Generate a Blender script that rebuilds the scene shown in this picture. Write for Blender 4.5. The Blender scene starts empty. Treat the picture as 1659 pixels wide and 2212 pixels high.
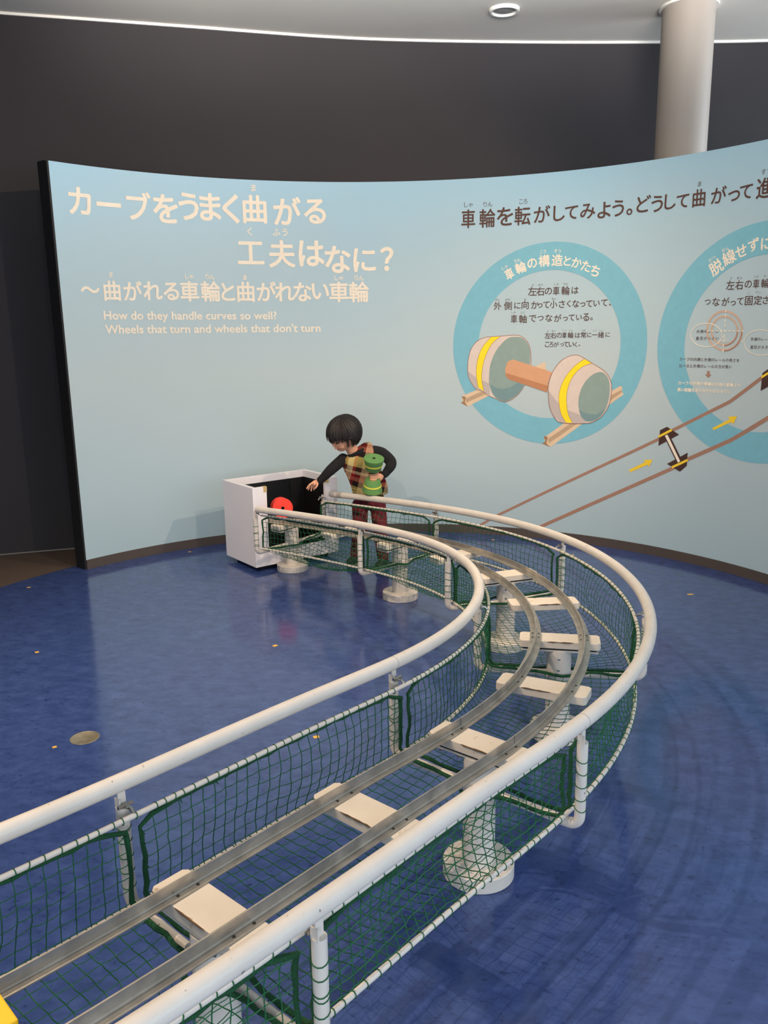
import bpy, bmesh, math, random
from mathutils import Vector, Matrix
random.seed(4)
R = math.radians
C = bpy.context.scene.collection
scene = bpy.context.scene

# ------------------------------------------------------------ camera
cam_data = bpy.data.cameras.new('camera')
cam = bpy.data.objects.new('camera', cam_data)
C.objects.link(cam)
cam_data.sensor_fit = 'HORIZONTAL'
cam_data.sensor_width = 36.0
cam_data.lens = 1804.126 * 36.0 / 1659.0
cam_data.clip_start = 0.02
PITCH, ROLL = 0.219615, -0.014182
_f = Vector((0, math.cos(PITCH), -math.sin(PITCH)))
_u = Vector((0, math.sin(PITCH), math.cos(PITCH)))
_r = Vector((1, 0, 0))
_r2 = _r * math.cos(ROLL) + _u * math.sin(ROLL)
_u2 = -_r * math.sin(ROLL) + _u * math.cos(ROLL)
m = Matrix((_r2, _u2, -_f)).transposed().to_4x4()
m.translation = Vector((0, 0, 1.4))
cam.matrix_world = m
scene.camera = cam

# ------------------------------------------------------------ world, lights, exposure
world = bpy.data.worlds.new('world')
scene.world = world
world.use_nodes = True
world.node_tree.nodes['Background'].inputs[0].default_value = (0.82, 0.90, 1.0, 1)
world.node_tree.nodes['Background'].inputs[1].default_value = 0.38

def lamp(name, kind, loc, target, power, color, size, sy=None, spot=None, spread=180):
    d = bpy.data.lights.new(name, kind)
    d.energy = power
    d.color = color
    if kind == 'AREA':
        d.shape = 'RECTANGLE'; d.size = size; d.size_y = sy or size; d.spread = R(spread)
    else:
        d.shadow_soft_size = size
    if kind == 'SPOT':
        d.spot_size = R(spot or 120); d.spot_blend = 0.6
    o = bpy.data.objects.new(name, d)
    C.objects.link(o)
    o.location = loc
    o.rotation_euler = (Vector(target) - Vector(loc)).to_track_quat('-Z', 'Y').to_euler()
    return o

WARM = (1.0, 0.77, 0.55)
lamp('ceiling_spot', 'SPOT', (-1.75, 2.15, 3.12), (0.5, 2.2, 0), 185, WARM, 0.014, spot=125)
lamp('ceiling_spot', 'SPOT', (-1.25, 1.35, 3.12), (0.5, 2.1, 0), 95, WARM, 0.014, spot=125)
lamp('ceiling_spot', 'SPOT', (2.3, 2.9, 3.12), (-1.1, 5.0, 0.8), 160, WARM, 0.02, spot=84)
lamp('ceiling_spot', 'SPOT', (1.5, 1.8, 3.12), (-0.9, 5.0, 0.9), 125, WARM, 0.03, spot=84)
lamp('ceiling_spot', 'SPOT', (-0.1, 0.9, 3.12), (0.5, 4.8, 1.5), 30, WARM, 0.05, spot=110)
lamp('ceiling_fill', 'AREA', (0.2, 2.3, 2.62), (0.4, 5.6, 3.64), 19, (1.0, 0.94, 0.88), 4.0, 0.4, spread=34)  # added fill light out of view, no real fixture, lifts the far ceiling
lamp('daylight_window', 'AREA', (4.3, 0.9, 1.7), (0.4, 2.6, 1.2), 45, (0.70, 0.85, 1.0), 4.2, 2.6)
lamp('daylight_window', 'AREA', (3.1, -0.9, 1.5), (0.7, 1.7, 0.0), 27, (0.62, 0.80, 1.0), 1.8, 1.8)
lamp('daylight_window', 'AREA', (-0.2, -2.4, 0.9), (0.0, 2.2, 0.5), 38, (0.84, 0.92, 1.0), 3.2, 1.3)
lamp('daylight_window', 'AREA', (4.9, 5.0, 2.4), (1.8, 5.3, 2.8), 78, (0.80, 0.90, 1.0), 1.4, 1.2)
lamp('daylight_window', 'AREA', (-0.4, -3.3, 1.8), (0.0, 3.6, 1.6), 40, (0.78, 0.90, 1.0), 4.5, 2.4)

vs = scene.view_settings
vs.view_transform = 'Standard'
vs.look = 'None'
vs.gamma = 1.0
vs.use_curve_mapping = False
vs.exposure = 0.36

# ------------------------------------------------------------ tables (metres)
# centre line of the track: s, x, y, z of the rail foot, heading
TRACK = [[-2.2,-1.3339,0.3963,0.405,0.6025],[-2.15,-1.2928,0.4249,0.4045,0.6117],[-2.1,-1.2521,0.4538,0.4039,0.6209],[-2.05,-1.2116,0.4831,0.4034,0.6301],[-2.0,-1.1713,0.5128,0.4029,0.6393],[-1.95,-1.1314,0.5429,0.4023,0.6485],[-1.9,-1.0917,0.5733,0.4018,0.6577],[-1.85,-1.0523,0.6041,0.4012,0.6669],[-1.8,-1.0132,0.6352,0.4006,0.6761],[-1.75,-0.9743,0.6667,0.4,0.6853],[-1.7,-0.9358,0.6986,0.3994,0.6944],[-1.65,-0.8976,0.7308,0.3988,0.7036],[-1.6,-0.8596,0.7633,0.3982,0.7128],[-1.55,-0.822,0.7962,0.3976,0.722],[-1.5,-0.7846,0.8295,0.397,0.7312],[-1.45,-0.7476,0.8631,0.3963,0.7404],[-1.4,-0.7109,0.897,0.3957,0.7496],[-1.35,-0.6745,0.9313,0.395,0.7588],[-1.3,-0.6384,0.9659,0.3943,0.768],[-1.25,-0.6026,1.0008,0.3937,0.7772],[-1.2,-0.5672,1.0361,0.393,0.7864],[-1.15,-0.532,1.0717,0.3923,0.7956],[-1.1,-0.4972,1.1076,0.3916,0.8048],[-1.05,-0.4628,1.1438,0.3909,0.814],[-1.0,-0.4286,1.1803,0.3901,0.8231],[-0.95,-0.3948,1.2172,0.3894,0.8316],[-0.9,-0.3613,1.2543,0.3886,0.8389],[-0.85,-0.328,1.2916,0.3879,0.8451],[-0.8,-0.295,1.3291,0.3871,0.85],[-0.75,-0.2621,1.3667,0.3863,0.8538],[-0.7,-0.2293,1.4045,0.3856,0.8564],[-0.65,-0.1965,1.4423,0.3848,0.8578],[-0.6,-0.1638,1.4801,0.384,0.8581],[-0.55,-0.1311,1.5179,0.3832,0.8571],[-0.5,-0.0984,1.5557,0.3823,0.855],[-0.45,-0.0655,1.5934,0.3815,0.8517],[-0.4,-0.0324,1.6309,0.3807,0.8472],[-0.35,0.0008,1.6683,0.3798,0.8416],[-0.3,0.0342,1.7054,0.379,0.8348],[-0.25,0.0679,1.7424,0.3781,0.8304],[-0.2,0.1017,1.7793,0.3772,0.8307],[-0.15,0.1353,1.8163,0.3763,0.8359],[-0.1,0.1686,1.8536,0.3754,0.8459],[-0.05,0.2014,1.8913,0.3745,0.8607],[-0.0,0.2336,1.9296,0.3736,0.8803],[0.05,0.2649,1.9686,0.3727,0.9047],[0.1,0.2951,2.0084,0.3717,0.9314],[0.15,0.3243,2.049,0.3708,0.9587],[0.2,0.3524,2.0904,0.3698,0.9865],[0.25,0.3792,2.1325,0.3689,1.015],[0.3,0.4049,2.1754,0.3679,1.0441],[0.35,0.4292,2.2191,0.3669,1.0738],[0.4,0.4523,2.2635,0.3659,1.1041],[0.45,0.4739,2.3085,0.3649,1.135],[0.5,0.4942,2.3543,0.3639,1.1665],[0.55,0.513,2.4006,0.3629,1.1986],[0.6,0.5302,2.4475,0.3619,1.2313],[0.65,0.5459,2.495,0.3608,1.2641],[0.7,0.5601,2.5429,0.3598,1.2965],[0.75,0.5727,2.5913,0.3587,1.3287],[0.8,0.5838,2.6401,0.3576,1.3605],[0.85,0.5933,2.6892,0.3566,1.3919],[0.9,0.6013,2.7385,0.3555,1.4231],[0.95,0.6077,2.7881,0.3544,1.454],[1.0,0.6126,2.8379,0.3533,1.4845],[1.05,0.616,2.8877,0.3522,1.5147],[1.1,0.6179,2.9377,0.351,1.5447],[1.15,0.6183,2.9877,0.3499,1.5746],[1.2,0.6172,3.0377,0.3488,1.6049],[1.25,0.6146,3.0876,0.3476,1.6355],[1.3,0.6104,3.1374,0.3464,1.6664],[1.35,0.6047,3.1871,0.3453,1.6977],[1.4,0.5975,3.2366,0.3441,1.7292],[1.45,0.5886,3.2858,0.3429,1.7611],[1.5,0.5782,3.3347,0.3417,1.7933],[1.55,0.5663,3.3832,0.3405,1.8258],[1.6,0.5527,3.4314,0.3393,1.8586],[1.65,0.5376,3.479,0.338,1.8912],[1.7,0.5209,3.5261,0.3368,1.9233],[1.75,0.5028,3.5727,0.3356,1.9549],[1.8,0.4832,3.6187,0.3343,1.9859],[1.85,0.4622,3.6641,0.333,2.0163],[1.9,0.4398,3.7088,0.3318,2.0462],[1.95,0.4162,3.7529,0.3305,2.0756],[2.0,0.3912,3.7962,0.3292,2.1044],[2.05,0.3651,3.8388,0.3279,2.1327],[2.1,0.3377,3.8807,0.3266,2.1604],[2.15,0.3093,3.9218,0.3252,2.187],[2.2,0.2797,3.9621,0.3239,2.2122],[2.25,0.2493,4.0018,0.3226,2.2358],[2.3,0.2179,4.0407,0.3212,2.258],[2.35,0.1857,4.079,0.3198,2.2787],[2.4,0.1527,4.1166,0.3185,2.2979],[2.45,0.1191,4.1536,0.3171,2.3156],[2.5,0.0848,4.19,0.3157,2.3319],[2.55,0.05,4.2259,0.3143,2.3466],[2.6,0.0147,4.2613,0.3129,2.3599],[2.65,-0.021,4.2962,0.3115,2.3717],[2.7,-0.0571,4.3308,0.31,2.382],[2.75,-0.0936,4.3651,0.3086,2.3908],[2.8,-0.1303,4.399,0.3072,2.3981],[2.85,-0.1672,4.4327,0.3057,2.4049],[2.9,-0.2044,4.4661,0.3042,2.4116],[2.95,-0.2418,4.4993,0.3028,2.4184],[3.0,-0.2794,4.5323,0.3013,2.4251],[3.05,-0.3172,4.565,0.2998,2.4318],[3.1,-0.3553,4.5974,0.2983,2.4386],[3.15,-0.3936,4.6296,0.2968,2.4453],[3.2,-0.4321,4.6615,0.2952,2.4521],[3.25,-0.4708,4.6931,0.2937,2.4588],[3.3,-0.5097,4.7245,0.2922,2.4656],[3.35,-0.5488,4.7556,0.2906,2.4723],[3.4,-0.5882,4.7865,0.2891,2.479],[3.45,-0.6277,4.8171,0.2875,2.4858],[3.5,-0.6675,4.8474,0.2859,2.4925],[3.55,-0.7074,4.8775,0.2843,2.4993],[3.6,-0.7476,4.9073,0.2827,2.506]]
TEXTS = [["title_lettering","cream",0.025,[["カ",-1.8663,2.1023,0.1604,0],["ー",-1.6941,2.0971,0.1644,0],["ブ",-1.5118,2.1034,0.1654,0],["を",-1.3486,2.0984,0.1737,0],["う",-1.2059,2.1193,0.1706,0],["ま",-1.0706,2.1229,0.1726,0],["く",-0.9421,2.1189,0.1797,0],["曲",-0.792,2.1206,0.176,0],["が",-0.5869,2.1155,0.178,0],["る",-0.4099,2.1152,0.168,0]]],["title_lettering","cream",0.025,[["工",-0.8297,1.8588,0.1681,0],["夫",-0.6299,1.8545,0.1758,0],["は",-0.4393,1.8589,0.177,0],["な",-0.2709,1.8208,0.1784,0],["に",-0.0972,1.816,0.1673,0],["？",0.0478,1.8211,0.1731,0]]],["subtitle_lettering","cream",0.024,[["〜",-1.8494,1.6233,0.113,0],["曲",-1.7164,1.6195,0.1125,0],["が",-1.5887,1.6214,0.1143,0],["れ",-1.4636,1.6231,0.116,0],["る",-1.3485,1.6211,0.1176,0],["車",-1.2322,1.6222,0.1189,0],["輪",-1.0978,1.6231,0.1203,0],["と",-0.9871,1.6202,0.1215,0],["曲",-0.8739,1.6204,0.1224,0],["が",-0.7405,1.6239,0.1234,0],["れ",-0.6214,1.6202,0.1242,0],["な",-0.5053,1.6197,0.1248,0],["い",-0.3894,1.6225,0.1253,0],["車",-0.2686,1.618,0.1257,0],["輪",-0.1376,1.6167,0.126,0]]],["ruby_lettering","cream",0.02,[["ま",-0.7932,2.2471,0.0435,0],["く",-0.8307,1.9866,0.0499,0],["ふ",-0.66,1.9865,0.0476,0],["う",-0.6067,1.9873,0.0477,0],["ま",-1.7153,1.7103,0.0312,0],["し",-1.2447,1.7114,0.0329,0],["ゃ",-1.2157,1.7078,0.033,0],["り",-1.113,1.712,0.0333,0],["ん",-1.0837,1.711,0.0334,0],["ま",-0.8741,1.7092,0.034,0],["し",-0.2829,1.707,0.0348,0],["ゃ",-0.2514,1.703,0.0348,0],["り",-0.1533,1.7059,0.0349,0],["ん",-0.1216,1.7038,0.0349,0]]],["heading_lettering","brown",0.013,[["車",0.5743,2.0539,0.1117,0],["輪",0.6959,2.052,0.1111,0],["を",0.8076,2.0568,0.1103,0],["転",0.9189,2.054,0.1096,0],["が",1.0412,2.0567,0.0977,0],["し",1.1485,2.0539,0.0914,0],["て",1.2253,2.0525,0.0855,0],["み",1.3269,2.0526,0.0898,0],["よ",1.428,2.0508,0.0941,0],["う",1.5141,2.0531,0.0932,0],["。",1.5835,2.0273,0.1028,0],["ど",1.6688,2.0629,0.0913,0],["う",1.7502,2.0547,0.0904,0],["し",1.8276,2.0585,0.0844,0],["て",1.9024,2.0528,0.0786,0],["曲",1.9987,2.0581,0.0919,0],["が",2.1144,2.0605,0.0854,0],["っ",2.2045,2.0447,0.089,0],["て",2.273,2.0559,0.0785,0],["進",2.3787,2.0605,0.0997,0]]],["ruby_lettering","grey",0,[["し",0.5594,2.1392,0.0333,0],["ゃ",0.5889,2.1359,0.0333,0],["り",0.6801,2.1355,0.0332,0],["ん",0.7124,2.1352,0.0331,0],["こ",0.9068,2.1385,0.0327,0],["ろ",0.9344,2.1383,0.0326,0],["ま",1.9979,2.1319,0.0289,0],["す",2.3658,2.1404,0.027,0],["す",2.3973,2.14,0.0269,0]]],["ring_lettering","cream",0.02,[["車",0.8418,1.709,0.0679,27],["輪",0.9138,1.7448,0.0674,19],["の",0.9865,1.7674,0.0558,11],["構",1.0625,1.7796,0.0692,3],["造",1.1458,1.7794,0.0687,-2],["と",1.2095,1.7715,0.0547,-7],["か",1.2691,1.7582,0.0572,-12],["た",1.3302,1.7352,0.0597,-18],["ち",1.3875,1.7047,0.0621,-25]]],["ring_lettering","cream",0.02,[["脱",2.1287,1.6855,0.0758,32],["線",2.2018,1.7321,0.0745,25],["せ",2.2705,1.7588,0.0616,17],["ず",2.3415,1.7849,0.0653,10],["に",2.4141,1.7856,0.0599,3]]],["ruby_lettering","cream",0.01,[["し",0.8012,1.746,0.0227,27],["ゃ",0.8219,1.7538,0.0226,27],["り",0.8806,1.7853,0.0225,19],["ん",0.9012,1.7915,0.0224,19],["こ",1.0445,1.8338,0.0221,0],["う",1.065,1.8342,0.0221,0],["ぞ",1.1352,1.8339,0.0219,0],["う",1.1587,1.8322,0.0219,0],["だ",2.0916,1.7251,0.0221,32],["つ",2.1128,1.7359,0.0219,32],["せ",2.165,1.7707,0.0217,25],["ん",2.1862,1.7786,0.0216,25]]],["body_lettering","brown",0.006,[["左",0.9923,1.5986,0.0537,0],["右",1.0443,1.597,0.0535,0],["の",1.0955,1.5955,0.042,0],["車",1.1449,1.596,0.0531,0],["輪",1.2047,1.5958,0.0527,0],["は",1.2649,1.5958,0.0414,0]]],["body_lettering","brown",0.006,[["外",0.7693,1.5125,0.0492,0],["側",0.8362,1.5126,0.0518,0],["に",0.8983,1.5127,0.0402,0],["向",0.9478,1.5154,0.0514,0],["か",1.0117,1.5139,0.0455,0],["っ",1.0431,1.5096,0.0454,0],["て",1.0843,1.5129,0.0395,0],["小",1.1305,1.5152,0.0451,0],["さ",1.1838,1.5156,0.0448,0],["く",1.2281,1.5165,0.0419,0],["な",1.2723,1.5154,0.0445,0],["っ",1.3167,1.5087,0.0443,0],["て",1.3576,1.5132,0.0385,0],["い",1.4044,1.5148,0.0356,0],["て",1.4534,1.5162,0.0381,0],["、",1.4894,1.5044,0.0434,0]]],["body_lettering","brown",0.006,[["車",0.8775,1.4297,0.052,0],["軸",0.9346,1.4288,0.0518,0],["で",0.9989,1.4307,0.0429,0],["つ",1.0497,1.4316,0.0343,0],["な",1.1034,1.4324,0.0454,0],["が",1.1599,1.4309,0.0452,0],["っ",1.2088,1.4256,0.0422,0],["て",1.2488,1.4323,0.0365,0],["い",1.2961,1.4326,0.0335,0],["る",1.3403,1.4335,0.0444,0],["。",1.376,1.423,0.0443,0]]],["body_lettering","brown",0.006,[["左",1.0988,1.3241,0.0372,0],["右",1.135,1.3244,0.0371,0],["の",1.1723,1.3247,0.0313,0],["車",1.2066,1.3251,0.0369,0],["輪",1.2467,1.3254,0.0368,0],["は",1.2913,1.3251,0.031,0],["常",1.3283,1.326,0.0364,0],["に",1.3653,1.3264,0.0279,0],["一",1.4007,1.3267,0.0361,0],["緒",1.4408,1.3265,0.036,0],["に",1.4831,1.3269,0.0276,0]]],["body_lettering","brown",0.006,[["こ",1.0968,1.269,0.0316,0],["ろ",1.1232,1.2689,0.0316,0],["が",1.1562,1.2689,0.0315,0],["っ",1.1922,1.266,0.0314,0],["て",1.219,1.2688,0.0313,0],["い",1.2533,1.2688,0.0312,0],["く",1.2815,1.2687,0.0311,0],["。",1.3041,1.2631,0.0311,0]]],["ruby_lettering","grey",0,[["さ",0.9937,1.6352,0.0155,0],["ゆ",1.0367,1.6349,0.0154,0],["う",1.053,1.635,0.0155,0],["し",1.1371,1.6374,0.0153,0],["ゃ",1.1533,1.6355,0.0152,0],["り",1.196,1.6362,0.0152,0],["ん",1.2121,1.6362,0.0152,0],["そ",0.7596,1.5502,0.0159,0],["と",0.7762,1.5507,0.0159,0],["が",0.8256,1.5502,0.0158,0],["わ",0.8436,1.5512,0.0158,0],["む",0.9482,1.5501,0.0156,0],["ち",1.1236,1.5482,0.0154,0],["い",1.1384,1.5486,0.0155,0],["し",0.8662,1.4703,0.0159,0],["ゃ",0.8812,1.47,0.0158,0],["じ",0.9262,1.4692,0.0158,0],["く",0.9411,1.47,0.0158,0]]],["ruby_lettering","grey",0,[["さ",1.0998,1.3521,0.0115,0],["ゆ",1.1297,1.3519,0.0114,0],["う",1.1431,1.3517,0.0114,0],["し",1.1982,1.3541,0.0113,0],["ゃ",1.2115,1.3539,0.0113,0],["り",1.2398,1.3537,0.0113,0],["ん",1.2532,1.3536,0.0113,0],["つ",1.3213,1.3544,0.0112,0],["ね",1.3346,1.3543,0.0111,0],["い",1.3938,1.351,0.0111,0],["っ",1.4056,1.3509,0.0111,0],["し",1.4349,1.3526,0.0111,0],["ょ",1.4467,1.3525,0.011,0]]],["body_lettering","brown",0.006,[["左",2.222,1.5873,0.0484,0],["右",2.2753,1.5856,0.048,0],["の",2.3281,1.5867,0.038,0],["車",2.3751,1.5869,0.0471,0],["輪",2.4279,1.5867,0.0467,0]]],["body_lettering","brown",0.006,[["つ",2.0922,1.5022,0.0324,0],["な",2.1433,1.5019,0.0445,0],["が",2.1999,1.5015,0.0441,0],["っ",2.2462,1.4916,0.0413,0],["て",2.288,1.5,0.0362,0],["固",2.3391,1.5018,0.0478,0],["定",2.3928,1.5025,0.0473,0],["さ",2.4388,1.5024,0.0398,0]]],["ruby_lettering","grey",0,[["さ",2.2239,1.6229,0.0145,0],["ゆ",2.2652,1.6219,0.0143,0],["う",2.2818,1.6211,0.0144,0],["し",2.3661,1.6248,0.0141,0],["ゃ",2.3799,1.6229,0.0141,0],["り",2.4233,1.6229,0.0139,0],["こ",2.3357,1.539,0.0142,0],["て",2.382,1.5419,0.0141,0],["い",2.3985,1.5413,0.0142,0]]],["caption_lettering","brown",0.006,[["内",2.0467,1.3431,0.0178,0],["側",2.0693,1.3431,0.0177,0],["の",2.0919,1.343,0.0177,0],["レ",2.1145,1.3429,0.0176,0],["ー",2.137,1.3428,0.0175,0],["ル",2.1594,1.3428,0.0175,0]]],["caption_lettering","brown",0.006,[["直",2.045,1.3057,0.0191,0],["径",2.0691,1.3056,0.0191,0],["が",2.0932,1.3055,0.019,0],["小",2.1173,1.3054,0.019,0],["さ",2.1413,1.3053,0.0188,0],["い",2.1653,1.3053,0.0187,0]]],["caption_lettering","brown",0.006,[["外",2.3787,1.3026,0.018,0],["側",2.3991,1.3024,0.018,0],["の",2.4194,1.3023,0.0179,0],["レ",2.4397,1.3021,0.0178,0],["ー",2.46,1.3019,0.0177,0]]],["caption_lettering","brown",0.006,[["直",2.3795,1.2613,0.0182,0],["径",2.4013,1.2614,0.0181,0],["が",2.4232,1.2614,0.0179,0],["大",2.4449,1.2615,0.0179,0],["き",2.4667,1.2616,0.0178,0]]],["caption_lettering","brown",0.006,[["カ",1.9516,1.1884,0.0196,0],["ー",1.9737,1.1884,0.0196,0],["ブ",1.9957,1.1883,0.0195,0],["の",2.0177,1.1883,0.0194,0],["内",2.0397,1.1883,0.0194,0],["側",2.0617,1.1883,0.0193,0],["と",2.0836,1.1883,0.0192,0],["外",2.1055,1.1883,0.0191,0],["側",2.1274,1.1883,0.019,0],["の",2.1492,1.1883,0.019,0],["レ",2.171,1.1884,0.0189,0],["ー",2.1928,1.1884,0.0188,0],["ル",2.2146,1.1885,0.0188,0],["の",2.2363,1.1885,0.0187,0],["長",2.2579,1.1886,0.0186,0],["さ",2.2796,1.1887,0.0186,0],["を",2.3012,1.1888,0.0185,0]]],["caption_lettering","brown",0.006,[["比",1.9525,1.1507,0.0197,0],["べ",1.9745,1.1508,0.0196,0],["る",1.9965,1.1509,0.0196,0],["と",2.0185,1.151,0.0195,0],["外",2.0405,1.1512,0.0194,0],["側",2.0624,1.1513,0.0193,0],["の",2.0843,1.1515,0.0192,0],["レ",2.1061,1.1517,0.0192,0],["ー",2.128,1.1519,0.0191,0],["ル",2.1498,1.1521,0.0191,0],["の",2.1716,1.1523,0.019,0],["方",2.1933,1.1525,0.019,0],["が",2.215,1.1527,0.0189,0],["長",2.2367,1.153,0.0188,0],["い",2.2583,1.1532,0.0187,0]]],["caption_lettering","cream",0.03,[["カ",1.9522,1.053,0.0211,0],["ー",1.9755,1.0531,0.0211,0],["ブ",1.9988,1.0532,0.021,0],["の",2.0221,1.0534,0.0209,0],["外",2.0453,1.0535,0.0209,0],["側",2.0685,1.0537,0.0208,0],["の",2.0917,1.0539,0.0207,0],["車",2.1148,1.0542,0.0206,0],["輪",2.1379,1.0544,0.0206,0],["は",2.1609,1.0547,0.0205,0],["内",2.1839,1.0549,0.0204,0],["側",2.2069,1.0552,0.0203,0],["の",2.2299,1.0555,0.0202,0],["車",2.2528,1.0558,0.0201,0],["輪",2.2757,1.0562,0.02,0],["よ",2.2985,1.0565,0.0199,0],["り",2.3213,1.0569,0.0198,0]]],["caption_lettering","cream",0.03,[["長",1.9514,1.0141,0.0212,0],["い",1.9737,1.0144,0.0211,0],["距",1.996,1.0146,0.0211,0],["離",2.0183,1.0149,0.021,0],["を",2.0406,1.0152,0.021,0],["走",2.0628,1.0155,0.0208,0],["ら",2.0849,1.0158,0.0208,0],["な",2.1071,1.0162,0.0207,0],["け",2.1292,1.0165,0.0206,0],["れ",2.1513,1.0169,0.0206,0],["ば",2.1733,1.0173,0.0204,0],["な",2.1954,1.0177,0.0204,0],["ら",2.2174,1.0181,0.0203,0],["な",2.2393,1.0186,0.0202,0],["い",2.2612,1.019,0.0202,0]]]]
ENGLISH = [["How do they handle curves so well?", -1.779, 1.4574, -0.6826, 1.4499, 0.0474], ["Wheels that turn and wheels that don't turn", -1.7778, 1.377, -0.3972, 1.3665, 0.0477]]
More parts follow.
